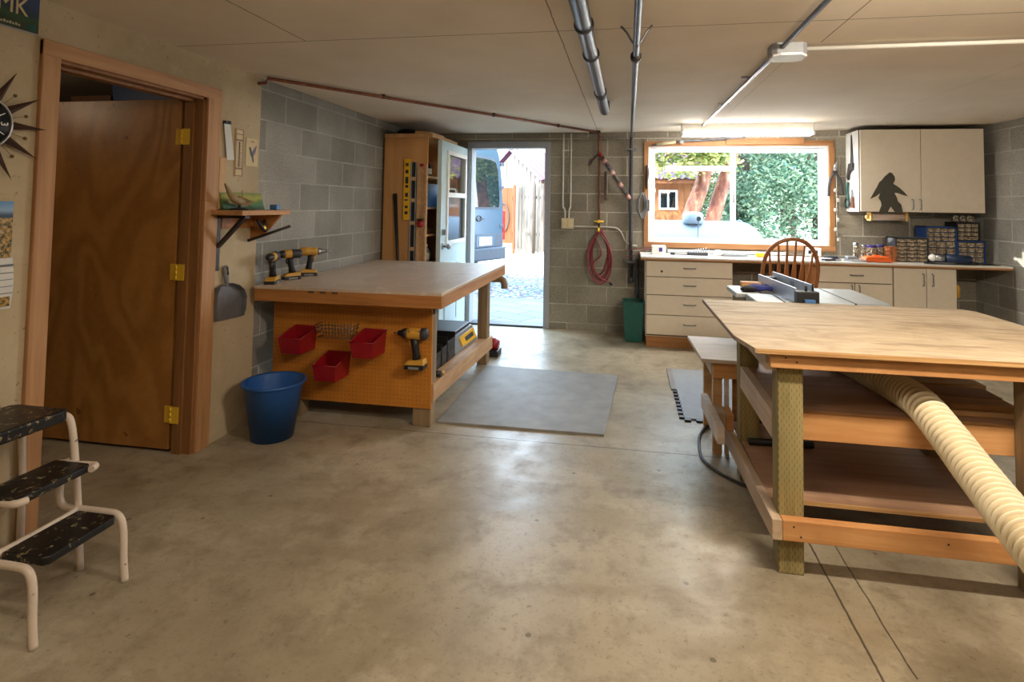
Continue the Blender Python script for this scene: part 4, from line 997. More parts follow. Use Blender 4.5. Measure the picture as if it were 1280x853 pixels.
t.part('branch_conduit', MB().tube(smooth_path([(-.591, yw, 1.178), (-.4, yw, 1.177), (-.2, yw, 1.176), (-.12, yw, 1.165), (-.07, yw, 1.12), (-.03, yw, 1.03), (.03, yw, .99), (.1, yw, .98)], 5), .009, 10), 'conduit')
t = Thing('copper_pipe', 'bare copper pipe crossing the ceiling and dropping down the back wall to a tap', 'pipe', (-.315, yw, 1.14))
t.part('ceiling_run', MB().tube([(-2.375, 3.235, 2.172), (-2.31, 3.22, 2.172), (-2.30, 3.215, 2.2), (-1.2, 4.79, 2.205), (-.32, 6.03, 2.206)], .012, 10), 'copper')
t.part('drop_pipe', MB().tube([(-.32, 6.03, 2.206), (-.315, 6.135, 2.2), (-.315, 6.142, 2.15), (-.312, 6.142, 1.16)], .011, 10), 'copper')
for i, y in enumerate((3.9, 4.8, 5.5)):
    k = (y - 3.215) / (6.03 - 3.215); t.part('pipe_clip', MB().box(-2.30 + 1.98 * k - .012, -2.30 + 1.98 * k + .012, y - .012, y + .012, 2.19, ZC), 'bracket')
tp = t.part('tap', MB().cyl((-.313, 6.12, 1.24), (-.313, 6.06, 1.24), .016, 12).cyl((-.36, 6.1, 1.24), (-.26, 6.1, 1.24), .009, 8), 'brass')
t.part('spout', MB().tube([(-.312, 6.1, 1.165), (-.312, 6.06, 1.16), (-.312, 6.05, 1.13)], .013, 10), 'brass', parent=tp)
t.part('ceiling_plate', MB().box(-.42, -.30, 6.0, 6.06, 2.195, ZC), 'bracket')
# red hose coil on a hook
t = Thing('air_hose', 'coiled dull red air hose hanging under the copper tap', 'hose', (-.3, 6.1, .58))
mb = MB()
for k in range(5):
    w = .085 + .011 * k; zt = 1.15 - .008 * k; zb = .66 - .022 * k; y = 6.115 - .012 * k
    pts = []
    for i in range(26):
        a = 2 * PI * i / 26
        c, s = math.cos(a), math.sin(a)
        x = -.30 + w * c * (1 if s < 0 else (1 - .55 * s * s)) + .012 * math.sin(2.3 * k + a)
        pts.append((x, y + .008 * math.sin(a * 2 + k), (zt + zb) / 2 + (zt - zb) / 2 * s))
    mb.tube(pts, .009, 8, closed=True)
t.part('loops', mb, 'red_hose')
t.part('loose_end', MB().tube(smooth_path([(-.36, 6.09, 1.1), (-.28, 6.05, .9), (-.37, 6.06, .78), (-.3, 6.07, .64), (-.19, 6.07, .585)], 5), .009, 8), 'red_hose')
t.part('coupler', MB().cyl((-.19, 6.07, .588), (-.165, 6.07, .56), .013, 10), 'black')
# steel pipe along the ceiling and down the wall
t = Thing('water_pipe', 'thin steel pipe along the ceiling turning down the back wall', 'pipe', (.03, 6.1, .6))
t.part('ceiling_run', MB().tube(smooth_path([(.034, -2.4, 2.14), (.034, 2.0, 2.14), (.034, 5.9, 2.15)], 6), .0155, 12), 'pipe_metal')
t.part('drop_pipe', MB().tube([(.034, 5.9, 2.15), (.033, 6.085, 2.145), (.032, 6.11, 2.11), (.03, 6.115, 1.4), (.035, 6.115, .62)], .02, 12), 'dark_pipe')
t.part('coupling', MB().lathe([(.0155, -.03), (.027, -.022), (.027, .022), (.0155, .03)], (.034, 2.76, 2.141), 1, 16), 'bracket')
t.part('strap', MB().tube([(-.035, 2.52, 2.218), (-.01, 2.52, 2.19), (.012, 2.52, 2.15), (.034, 2.52, 2.12), (.056, 2.52, 2.15), (.078, 2.52, 2.19), (.103, 2.52, 2.218)], .005, 8), 'galv')
t.part('clamp', MB().box(-.02, .085, 6.09, YB, 2.02, 2.035), 'pipe_metal'); t.part('clamp', MB().box(-.03, .095, 6.09, YB, .80, .82), 'pipe_metal')
t.part('elbow', MB().ball((.036, 6.11, .62), (.03, .03, .035)), 'dark_pipe')
single('drain_pipe', 'short dark drain pipe beside the counter end above the green bin', 'pipe', MB().tube([(.1, 6.1, .85), (.105, 6.1, .042)], .02, 12), 'dark_pipe')
t = Thing('vent_pipe', 'thick shiny grey pipe along the ceiling ending before the back wall', 'pipe', (-.18, 3, 2.1))
t.part('pipe_run', MB().tube([(-.18, -2.4, 2.135), (-.18, 2.2, 2.135), (-.18, 4.1, 2.135)], .034, 16), 'galv')
t.part('end_elbow', MB().tube(smooth_path([(-.18, 3.6, 2.135), (-.18, 4.2, 2.135), (-.18, 4.3, 2.15), (-.18, 4.34, 2.22)], 5), .036, 16), 'dark_pipe')
for y in (2.22, 2.66, 3.56): t.part('pipe_clamp', MB().lathe([(.034, -.012), (.041, -.009), (.041, .009), (.034, .012)], (-.18, y, 2.135), 1, 18).box(-.185, -.175, y - .01, y + .01, 2.17, ZC), 'dark')
# electrical conduit and box
t = Thing('ceiling_conduit', 'grey electrical conduit with junction box running to the fluorescent light', 'conduit', (.77, 2.95, 2.15))
t.part('conduit', MB().tube([(.745, -2.4, 2.198), (.745, 2.25, 2.198), (.745, 2.9, 2.198), (.71, 5.58, 2.2)], .012, 10), 'galv')
t.part('side_conduit', MB().tube([(.84, 2.93, 2.2), (2.0, 2.93, 2.203), (3.37, 2.93, 2.205)], .011, 10), 'conduit')
b = t.part('junction_box', MB().prism([(.72, 2.87), (.84, 2.87), (.865, 2.895), (.865, 2.98), (.84, 3.0), (.72, 3.0), (.70, 2.98), (.70, 2.895)], 2, 2.165, ZC), 'grey', bevel=.003)
t.part('cover', MB().prism([(.735, 2.86), (.83, 2.86), (.865, 2.9), (.865, 2.99), (.83, 3.005), (.735, 3.005), (.705, 2.98), (.705, 2.89)], 2, 2.155, 2.166), 'white', parent=b)
for y in (3.6, 4.5): t.part('strap', MB().box(.69, .77, y - .008, y + .008, 2.21, ZC), 'galv')
# fluorescent fixture
t = Thing('fluorescent_light', 'long lit fluorescent fixture on the ceiling above the window', 'ceiling light', (1.12, 5.62, 2.1))
t.part('housing', MB().box(.515, 1.72, 5.56, 5.70, 2.135, ZC), 'white', bevel=.006)
t.part('lens', MB().prism([(5.555, 2.135), (5.572, 2.108), (5.69, 2.108), (5.705, 2.135)], 0, .53, 1.705), 'glow')
t.part('end_cap', MB().box(.51, .53, 5.552, 5.708, 2.104, 2.14), 'white', bevel=.003); t.part('end_cap', MB().box(1.705, 1.725, 5.552, 5.708, 2.104, 2.14), 'white', bevel=.003)
# hooked tool on the wall
t = Thing('pruning_tool', 'long tool with curved grey blade and patterned shaft hung slantwise by the copper pipe', 'tool', (-.2, 6.09, 1.48))
n = NT('patterned_shaft'); v = n.coord(rot=(0, -.9, 0)); sp = n.n('ShaderNodeSeparateXYZ'); n.l(v, sp.inputs[0])
f = n.math('FRACT', n.math('MULTIPLY', sp.outputs[0], 6.5))
g = n.noise(n.coord(), 40, 2)
col = n.ramp(f, [(.0, C(28, 48, 44)), (.5, C(30, 52, 46)), (.55, C(190, 96, 84)), (.7, C(214, 196, 182)), (.85, C(150, 40, 40)), (.9, C(28, 40, 40))])
n.set(n.mix(.25, col, n.ramp(g, [(.4, C(30, 30, 40)), (.6, C(200, 150, 140))])), .4); M['patt'] = n.m
t.part('shaft', MB().tube([(-.29, 6.08, 1.945), (-.2, 6.09, 1.82), (.03, 6.095, 1.475)], [.026, .026, .02], 12), 'patt')
t.part('blade', MB().prism([(-.42, 1.85), (-.405, 1.90), (-.37, 1.95), (-.32, 1.985), (-.3, 1.965), (-.34, 1.94), (-.38, 1.90), (-.4, 1.86)], 1, 6.082, 6.088), 'bracket')
t.part('ferrule', MB().tube([(-.31, 6.08, 1.985), (-.27, 6.082, 1.92)], .022, 10), 'red')
single('leather_strap', 'narrow brown strap hanging on the block wall right of the copper pipe', 'strap', MB().box(-.258, -.232, 6.135, 6.142, 1.49, 1.79).hexa([(-.258, 6.13, 1.47), (-.225, 6.13, 1.47), (-.225, 6.142, 1.47), (-.258, 6.142, 1.47)], [(-.258, 6.13, 1.50), (-.232, 6.13, 1.50), (-.232, 6.142, 1.50), (-.258, 6.142, 1.50)]), plain('brown_strap', C(84, 58, 52), .7))
# green bin
t = Thing('waste_bin', 'dark green plastic waste bin between the block wall and the drawer cabinet', 'bin', (.065, 5.85, fz(5.85)))
z0 = fz(5.85) + .002
mb = MB(); X0, X1, Y0, Y1 = -.045, .168, 5.74, 6.0
o = [(X0, Y0), (X1, Y0), (X1, Y1), (X0, Y1)]; th = .006
def bb(s, d): 
    cx, cy = (X0 + X1) / 2, (Y0 + Y1) / 2
    return [(cx + (x - cx) * s + (d if x < cx else -d), cy + (y - cy) * s + (d if y < cy else -d)) for x, y in o]
vs = [(x, y, z0) for x, y in bb(.78, 0)] + [(x, y, .435) for x, y in bb(1, 0)] + [(x, y, .435) for x, y in bb(1, th)] + [(x, y, z0 + th) for x, y in bb(.78, th)]
fs = [(3, 2, 1, 0), (12, 13, 14, 15)]
for i in range(4):
    j = (i + 1) % 4; fs += [(i, j, 4 + j, 4 + i), (4 + i, 4 + j, 8 + j, 8 + i), (8 + i, 8 + j, 12 + j, 12 + i)]
t.part('tub', mb.add(vs, fs), 'green', bevel=.006)
t.part('rim', MB().box(X0 - .004, X1 + .004, Y0 - .004, Y0 + .008, .425, .441).box(X0 - .004, X1 + .004, Y1 - .008, Y1 + .004, .425, .441).box(X0 - .004, X0 + .008, Y0, Y1, .425, .441).box(X1 - .008, X1 + .004, Y0, Y1, .425, .441), 'green', bevel=.003)

# ------------------------------------------------------------------ counter and base cabinets
CT = .918; CF = 5.585
t = Thing('worktop', 'long white worktop with brown front edge under the window', 'counter', (1.74, 5.85, .882))
t.part('top_surface', MB().box(.128, 3.355, CF, YB - .001, .90, CT), 'counter_white', bevel=.002)
t.part('front_edge', MB().box(.128, 3.355, CF + .004, CF + .03, .884, .90).box(.128, 3.355, CF + .03, YB - .001, .892, .90), 'toe')
def pull(t, parent, x, z, w=.12, y=5.62, vert=False):
    if vert: pts = [(x, y, z - w / 2), (x, y - .028, z - w / 2 + .006), (x, y - .028, z + w / 2 - .006), (x, y, z + w / 2)]
    else: pts = [(x - w / 2, y, z), (x - w / 2 + .006, y - .028, z), (x + w / 2 - .006, y - .028, z), (x + w / 2, y, z)]
    t.part('pull', MB().tube(pts, .005, 8), 'grey', parent=parent)
FY = 5.64
t = Thing('drawer_cabinet', 'almond cabinet of four drawers at the left end of the worktop', 'cabinet', (.585, 5.9, .03))
t.part('carcass', MB().box(.175, .995, FY, YB - .005, .14, .884), 'almond')
t.part('toe_kick', MB().box(.185, .99, FY + .02, FY + .05, fz(5.68) - .003, .14).box(.185, .205, FY + .05, YB - .01, .02, .14).box(.97, .99, FY + .05, YB - .01, .02, .14), 'toe')
t.part('gap_line', MB().box(.18, .99, FY - .003, FY, .145, .88), 'almond_edge')
zz = [.158, .352, .545, .722, .878]
for i in range(4):
    d = t.part('drawer', MB().box(.184, .99, FY - .021, FY - .003, zz[i] + .003, zz[i + 1] - .004), 'almond', bevel=.002)
    pull(t, d, .595, (zz[i] + zz[i + 1]) / 2 + .012, .115, FY - .02)
    if i == 3: t.part('lock', MB().cyl((.33, FY - .024, .775), (.33, FY - .02, .775), .011, 12), 'bracket', parent=d)
t = Thing('kneehole_panel', 'brown panel closing the right side of the worktop kneehole', 'panel', (1.74, 5.9, .03))
t.part('panel_board', MB().box(1.655, 1.745, FY + .02, YB - .005, fz(5.9) - .01, .884), 'kneehole', bevel=.002)
t.part('panel_edge', MB().box(1.650, 1.7455, FY + .012, FY + .022, .05, .884), 'toe')
t = Thing('base_cabinet', 'almond base cabinet with one drawer over two doors behind the table saw', 'cabinet', (2.07, 5.9, .03))
t.part('carcass', MB().box(1.75, 2.395, FY, YB - .005, .14, .884), 'almond'); t.part('toe_kick', MB().box(1.76, 2.39, FY + .04, FY + .06, .02, .14).box(1.76, 1.78, FY + .06, YB - .01, .03, .14), 'toe')
t.part('gap_line', MB().box(1.755, 2.39, FY - .003, FY, .145, .88), 'almond_edge')
d = t.part('drawer', MB().box(1.757, 2.389, FY - .021, FY - .003, .728, .878), 'almond', bevel=.002); pull(t, d, 2.09, .80, .11, FY - .02)
d = t.part('door', MB().box(1.757, 2.072, FY - .021, FY - .003, .158, .720), 'almond', bevel=.002); pull(t, d, 2.045, .655, .1, FY - .02, True)
d = t.part('door', MB().box(2.077, 2.389, FY - .021, FY - .003, .158, .720), 'almond', bevel=.002); pull(t, d, 2.108, .655, .1, FY - .02, True)
t = Thing('base_cabinet', 'almond base cabinet with two full-height doors right of the drawer-over-doors cabinet', 'cabinet', (2.66, 5.9, .03))
t.part('carcass', MB().box(2.397, 2.925, FY, YB - .005, .14, .884), 'almond'); t.part('toe_kick', MB().box(2.41, 2.91, FY + .04, FY + .06, .02, .14).box(2.89, 2.91, FY + .06, YB - .01, .03, .14), 'toe')
t.part('gap_line', MB().box(2.402, 2.92, FY - .003, FY, .145, .88), 'almond_edge')
d = t.part('door', MB().box(2.404, 2.672, FY - .021, FY - .003, .158, .878), 'almond', bevel=.002); pull(t, d, 2.645, .775, .11, FY - .02, True)
d = t.part('door', MB().box(2.677, 2.919, FY - .021, FY - .003, .158, .878), 'almond', bevel=.002); pull(t, d, 2.722, .775, .11, FY - .02, True)
single('work_glove', 'small yellow glove tucked on the right side of the last base cabinet', 'glove', MB().ball((2.945, 5.66, .69), (.02, .03, .05)).ball((2.95, 5.66, .64), (.014, .02, .025)), 'tool_yellow')
# upper cabinet
t = Thing('wall_cabinet', 'white two-door wall cabinet right of the window', 'cabinet', (2.735, 6, 1.385))
t.part('carcass', MB().box(2.2, 3.275, 5.838, YB - .002, 1.385, 2.18), 'white', bevel=.002)
t.part('dark_edge', MB().box(2.2, 3.28, 5.83, 5.8385, 1.382, 2.186).box(3.275, 3.281, 5.83, YB - .002, 1.382, 2.186).box(2.198, 3.281, 5.83, YB - .002, 2.18, 2.187), 'almond_edge')
for x0, x1, hx in ((2.207, 2.733, 2.655), (2.739, 3.27, 2.722)):
    d = t.part('door', MB().box(x0, x1, 5.812, 5.83, 1.388, 2.178), 'almond', bevel=.002)
    t.part('pull', MB().tube([(hx, 5.812, 1.415), (hx, 5.784, 1.42), (hx, 5.784, 1.505), (hx, 5.812, 1.51)], .006, 8), 'grey', parent=d)
sil = [(1112, 215.5), (1106.5, 221), (1104, 225), (1101, 228), (1098.5, 234), (1096, 239), (1091, 249.5), (1097, 246), (1102, 241.5), (1100, 248), (1102.5, 253), (1103, 257), (1100, 266.3), (1109, 266.3), (1112.5, 258.5), (1117.5, 266.3), (1125.3, 266.3), (1123.5, 256), (1120, 252), (1119, 247), (1116.5, 241.5), (1120, 241.5), (1126, 244), (1130.5, 245.5), (1127, 240.5), (1122, 235), (1119, 232.5), (1115.5, 230), (1117.5, 225), (1117, 220.5), (1114.5, 216.5)]
pts = [(2.462 + (x - 1112) * .0083, 1.762 - (y - 216) * .00757) for x, y in sil]
single('silhouette_cutout', 'dark cutout of a walking hairy figure on the left door of the wall cabinet', 'cutout', MB().prism(pts, 1, 5.805, 5.811), 'silhouette')
# tools on the cabinet side
xs_ = 2.198
t = Thing('hand_saw', 'long narrow hand saw hanging on the white side of the wall cabinet', 'saw', (xs_, 5.98, 1.75))
t.part('blade', MB().prism([(6.0, 2.145), (5.985, 2.15), (6.02, 1.86), (5.95, 1.86)], 0, xs_ - .006, xs_ - .002), 'pipe_metal')
t.part('handle', MB().prism([(5.93, 1.865), (6.03, 1.865), (6.06, 1.80), (6.09, 1.73), (6.05, 1.70), (6.03, 1.76), (5.99, 1.79), (5.94, 1.80)], 0, xs_ - .022, xs_ - .002), 'bracket', bevel=.003)
t = Thing('tin_snips', 'green-handled snips below the hand saw on the cabinet side', 'snips', (xs_, 6.07, 1.42))
t.part('handle', MB().tube(smooth_path([(xs_ - .015, 6.06, 1.68), (xs_ - .015, 6.075, 1.58), (xs_ - .015, 6.06, 1.5), (xs_ - .015, 6.075, 1.44)], 4), .011, 8), 'green')
t.part('ring', MB().tube(arc((6.09, 1.47), .045, 0, 2 * PI * .98, 16, 'yz', xs_ - .015), .009, 8, closed=True), 'black')
t = Thing('paint_brush', 'small brown-tipped brush hanging at the bottom of the cabinet side', 'brush', (xs_, 5.96, 1.42))
t.part('handle', MB().tube([(xs_ - .012, 5.97, 1.60), (xs_ - .012, 5.965, 1.52)], .008, 8), 'grey'); t.part('bristles', MB().hexa([(xs_ - .018, 5.93, 1.42), (xs_ - .004, 5.93, 1.42), (xs_ - .004, 5.995, 1.42), (xs_ - .018, 5.995, 1.42)], [(xs_ - .018, 5.95, 1.53), (xs_ - .004, 5.95, 1.53), (xs_ - .004, 5.98, 1.53), (xs_ - .018, 5.98, 1.53)]), 'brown_ink')
single('hang_tag', 'white paper tag on the cabinet side between saw and brush', 'tag', MB().prism([(5.90, 1.66), (5.89, 1.60), (5.91, 1.56), (6.0, 1.57), (6.02, 1.72), (5.91, 1.73)], 0, xs_ - .004, xs_ - .001), 'paper')
# paper towel holder under the cabinet
t = Thing('towel_holder', 'wooden paper towel holder under the wall cabinet', 'towel holder', (2.5, 5.98, 1.3))
t.part('roll', MB().cyl((2.36, 5.97, 1.338), (2.65, 5.97, 1.338), .034, 18), 'roll')
for x in (2.335, 2.652): t.part('end_bracket', MB().box(x, x + .022, 5.925, 6.02, 1.298, 1.384), 'amber', bevel=.006)
t.part('end_knob', MB().lathe([(.01, -.03), (.02, -.02), (.02, -.004), (.012, 0)], (2.335, 5.97, 1.335), 0, 14), 'amber')

# ------------------------------------------------------------------ things on the worktop
def organizer(label, x0, x1, y0, z0, z1, frame, rows, cols, depth=.2, side=None):
    t = Thing('parts_organizer', label, 'drawer organizer', ((x0 + x1) / 2, y0 + depth / 2, z0))
    e = .012
    mb = MB().box(x0, x1, y0 + depth - .006, y0 + depth, z0, z1).box(x0, x0 + e, y0, y0 + depth, z0, z1).box(x1 - e, x1, y0, y0 + depth, z0, z1)
    mb.box(x0, x1, y0, y0 + depth, z0, z0 + .008).box(x0, x1, y0, y0 + depth, z1 - .01, z1)
    rh = []; tot = sum(r for r, c in rows); z = z0 + .008; H = z1 - .01 - z
    for r, c in rows:
        h = H * r / tot; rh.append((z, z + h, c)); z += h
    for a, b, c in rh: mb.box(x0 + e, x1 - e, y0 + .012, y0 + depth, b - .004, b)
    t.part('frame', mb, frame)
    for a, b, c in rh:
        w = (x1 - x0 - 2 * e) / c
        for k in range(c):
            xa = x0 + e + w * k + .003
            d = t.part('drawer', MB().box(xa, xa + w - .006, y0 + .004, y0 + depth - .02, a + .002, b - .007), 'cloudy')
            t.part('lip', MB().box(xa + w * .3, xa + w * .6, y0 - .006, y0 + .005, a + .003, a + .009), 'card', parent=d)
    return t
organizer('low dark grey parts organizer with three columns of cloudy drawers', 2.50, 2.785, 5.80, CT, 1.148, 'dark', [(1, 3)] * 6, 3)
organizer('tall blue parts organizer with wide lower drawers in the middle of the three', 2.79, 3.055, 5.86, CT, 1.255, 'blue', [(1.7, 3), (1.5, 3), (1.5, 3), (1, 4), (1, 4), (1, 4)], 3)
organizer('dark blue parts organizer at the right end, another standing on it', 3.062, 3.30, 5.87, CT, 1.125, 'blue', [(1, 3)] * 4, 3)
organizer('dark parts organizer stacked on the right-hand dark blue one', 3.068, 3.265, 5.885, 1.125, 1.30, 'black', [(1, 3)] * 4, 3)
for i, x in enumerate((3.105, 3.165, 3.225)):
    single('small_jar', 'small clear jar on top of the stacked organizer, %s' % ('nearest the window', 'middle of three', 'nearest the right wall')[i], 'jar', MB().lathe([(.022, 0), (.024, .004), (.024, .045), (.017, .052), (.017, .062), (0, .062)], (x, 5.97, 1.30), 2, 16), 'jar', 'jars on the stacked organizer')
def jar(name, label, x, y, r, h, body, lid, group='jars and cans on the worktop'):
    t = Thing(name, label, 'jar', (x, y, CT), group)
    t.part('jar_body', MB().lathe([(r * .9, 0), (r, .006), (r, h * .84), (r * .9, h * .88)], (x, y, CT), 2, 20), body)
    t.part('lid', MB().lathe([(r * .96, h * .86), (r, h * .88), (r, h), (0, h)], (x, y, CT), 2, 20), lid)
for x, y, s in ((2.165, 5.83, 'nearest the window'), (2.2, 5.93, 'behind the front one'), (2.225, 5.81, 'beside the purple-lidded jar')):
    jar('bolt_jar', 'slim silver-lidded jar of bolts on the worktop, ' + s, x, y, .024, .165 if x < 2.22 else .15, 'jar', 'steel')
jar('screw_jar', 'larger clear jar of screws with a purple lid', 2.285, 5.80, .046, .15, 'jar', 'purple')
jar('screw_jar', 'smaller clear jar of screws with a purple lid, right of the larger one', 2.376, 5.83, .037, .155, 'jar', 'purple')
for x, y, n_, s in ((2.425, 5.77, 4, 'nearest the window'), (2.475, 5.80, 4, 'against the grey organizer')):
    for k in range(n_):
        z = CT + k * .036
        single('metal_can', 'copper-coloured flat can of hardware in the stack %s, %s from the worktop' % (s, ('first', 'second', 'third', 'fourth')[k]), 'can',
               MB().lathe([(.036, 0), (.037, .002), (.035, .005), (.035, .03), (.037, .033), (.037, .0355), (.03, .0355), (.03, .034), (0, .034)], (x, y, z), 2, 20), 'copper_can', 'copper cans on the worktop')
t = Thing('tool_tray', 'orange plastic case lying on the worktop in front of the copper cans', 'case', (2.3, 5.64, CT))
t.part('case_body', MB().prism([(2.175, CT + .006), (2.39, CT + .006), (2.4, CT + .02), (2.39, CT + .045), (2.36, CT + .055), (2.2, CT + .055), (2.175, CT + .045), (2.165, CT + .02)], 1, 5.62, 5.74), 'orange', bevel=.008)
t.part('case_base', MB().box(2.185, 2.385, 5.626, 5.735, CT, CT + .008), 'black'); t.part('latch', MB().box(2.26, 2.31, 5.66, 5.7, CT + .054, CT + .068), 'orange', bevel=.004)
def pliers(label, x, y, a, mat, z=CT):
    t = Thing('pliers', label, 'pliers', (x, y, z), 'pliers on the worktop', local=True, rot=a)
    for s in (1, -1): t.part('handle', MB().tube(smooth_path([(0, 0, .012), (-.04, .018 * s, .012), (-.09, .026 * s, .012), (-.13, .018 * s, .012)], 4), .009, 8), mat)
    t.part('jaws', MB().hexa([(-.01, -.014, .003), (.055, -.005, .003), (.055, .005, .003), (-.01, .014, .003)], [(-.01, -.014, .021), (.055, -.005, .016), (.055, .005, .016), (-.01, .014, .021)]), 'steel')
pliers('dark blue pliers nearest the chair in the pile by the window', 1.93, 5.67, .3, 'ink'); pliers('dark-handled pliers lying across the others by the window', 1.98, 5.72, -.5, 'ink', CT + .02)
pliers('pliers with pale grey handles at the right of the pile', 2.06, 5.68, 2.8, 'grey'); pliers('dark pliers lying farthest back in the pile', 1.99, 5.78, .9, 'dark')
single('tool_pouch', 'grey roll of tools beside the pliers on the worktop', 'tool roll', MB().box(2.05, 2.14, 5.72, 5.80, CT, CT + .045), 'grey', bevel=.012)
# heat gun on the right
t = Thing('heat_gun', 'blue and silver heat gun lying at the right end of the worktop', 'heat gun', (2.92, 5.66, CT))
t.part('body', MB().tube([(2.87, 5.69, CT + .05), (2.94, 5.68, CT + .05), (3.06, 5.66, CT + .045)], [.036, .04, .036], 14), plain('navy', C(34, 52, 84), .4))
t.part('nozzle', MB().tube([(2.79, 5.70, CT + .055), (2.87, 5.69, CT + .052)], [.026, .03], 14), 'steel')
t.part('cap', MB().ball((2.77, 5.705, CT + .055), (.035, .035, .032)), 'white')
t.part('cord', MB().tube(smooth_path([(3.06, 5.66, CT + .03), (3.12, 5.64, CT + .01), (3.05, 5.61, CT + .007), (2.9, 5.612, CT + .007), (2.75, 5.615, CT + .007), (2.68, 5.66, CT + .007), (2.76, 5.64, CT + .007)], 5), .006, 8), 'black')
single('black_sheet', 'thin black sheet lying on the worktop in front of the right organizers', 'sheet', MB().box(3.0, 3.3, 5.66, 5.82, CT, CT + .006), 'black')
# left half of the counter
t = Thing('battery_charger', 'small white box with wires at the left end of the worktop', 'charger', (.31, 5.92, CT))
t.part('box_body', MB().box(.245, .385, 5.87, 5.97, CT, CT + .09), 'white', bevel=.006); t.part('socket', MB().box(.315, .35, 5.866, 5.872, CT + .03, CT + .07), 'purple'); t.part('side_panel', MB().box(.378, .387, 5.885, 5.955, CT + .012, CT + .08), 'grey')
t.part('wires', MB().tube(smooth_path([(.25, 5.88, CT + .06), (.2, 5.86, CT + .05), (.13, 5.85, CT + .03), (.05, 5.86, CT - .02), (-.02, 5.9, CT - .03)], 5), .004, 6).tube(smooth_path([(.25, 5.9, CT + .04), (.17, 5.92, CT + .06), (.05, 5.95, CT + .04), (-.03, 6.0, CT + .02)], 5), .004, 6), 'red_hose')
t = Thing('drill_bit_rack', 'dark rack of drill bits lying on the worktop left of the window centre', 'bit rack', (.68, 5.9, CT))
t.part('rack_base', MB().box(.60, .80, 5.86, 5.94, CT, CT + .03), 'dark', bevel=.004)
for k in range(8): t.part('bit', MB().cyl((.615 + k * .024, 5.9, CT + .028), (.615 + k * .024, 5.9, CT + .05 + .004 * k), .005, 8), 'steel')
t = Thing('file_tool', 'thin dark file lying left of the drill bit rack', 'file', (.52, 5.88, CT)); t.part('file_blade', MB().cyl((.47, 5.88, CT + .008), (.6, 5.87, CT + .008), .005, 8), 'dark'); t.part('file_handle', MB().cyl((.43, 5.885, CT + .011), (.475, 5.88, CT + .011), .01, 8), 'black')
t = Thing('caulk_knife', 'white-handled scraper with a grey blade on the worktop by the window centre', 'scraper', (.97, 5.88, CT))
t.part('handle', MB().ball((.90, 5.88, CT + .032), (.05, .04, .032)), 'white'); t.part('blade', MB().box(.93, 1.18, 5.85, 5.9, CT, CT + .022), 'grey', bevel=.004)
t = Thing('tape_measure', 'yellow tape measure on the worktop behind the chair back', 'tape measure', (1.31, 5.88, CT))
t.part('tape_case', MB().box(1.26, 1.35, 5.85, 5.91, CT, CT + .045), 'yellow', bevel=.012); t.part('tape_tongue', MB().box(1.35, 1.4, 5.868, 5.892, CT + .004, CT + .007), 'yellow')
t = Thing('outlet_box', 'white double outlet box on the window sill trim right of the chair back', 'outlet', (1.86, YB - .05, .94))
t.part('box_body', MB().box(1.78, 1.935, YB - .08, YB - .031, .925, 1.01), 'white', bevel=.004)
for x in (1.825, 1.885): t.part('socket', MB().box(x - .014, x + .014, YB - .084, YB - .079, .952, .984), 'ink')
# tools hung left and right of the window
t = Thing('wire_bundle', 'grey wire coil and tools hanging on the left window trim', 'wire', (.16, YB - .04, 1.3))
mb = MB()
for k in range(6): mb.tube([(.13 + .045 * math.cos(a) + .006 * k, YB - .03 - .005 * k, 1.42 + (.09 + .01 * k) * math.sin(a)) for a in [2 * PI * i / 18 for i in range(18)]], .0035, 6, closed=True)
t.part('coil', mb, 'grey')
t.part('hook_handle', MB().tube(smooth_path([(.2, YB - .04, 1.86), (.205, YB - .045, 1.78), (.198, YB - .04, 1.68), (.2, YB - .04, 1.6)], 4), [.006, .01, .014, .016, .017, .017, .016, .015, .014, .013, .012, .01, .01], 8), 'bracket')
t.part('white_loop', MB().tube(arc((.235, 1.58), .05, -1.6, 1.6, 12, 'xz', YB - .045), .006, 6), 'white')
t.part('clip', MB().box(.195, .225, YB - .05, YB - .03, 1.36, 1.48), 'dark')
t = Thing('loppers', 'open grey-handled pruners hanging on the right window trim', 'pruners', (2.085, YB - .05, 1.5))
t.part('handle', MB().tube(smooth_path([(2.075, YB - .04, 1.78), (2.03, YB - .045, 1.68), (2.02, YB - .045, 1.54)], 5), .012, 8), 'dark'); t.part('handle', MB().tube(smooth_path([(2.09, YB - .04, 1.78), (2.14, YB - .045, 1.68), (2.155, YB - .045, 1.55)], 5), .012, 8), 'dark')
t.part('pivot', MB().cyl((2.083, YB - .05, 1.79), (2.083, YB - .03, 1.79), .022, 12), 'bracket'); t.part('blades', MB().tube([(2.083, YB - .04, 1.8), (2.09, YB - .04, 1.86), (2.1, YB - .04, 1.9)], [.018, .016, .004], 8), 'steel')
t = Thing('light_string', 'string of small pale clips hanging down the right window trim', 'light string', (2.1, YB - .03, 1.05))
t.part('cord', MB().tube([(2.1, YB - .03, 1.75), (2.098, YB - .03, 1.4), (2.1, YB - .03, 1.06)], .004, 6), 'conduit')
for k in range(6): t.part('clip', MB().ball((2.1 + .012 * (-1) ** k, YB - .035, 1.10 + k * .1), (.018, .012, .022), 8, 6), 'conduit')
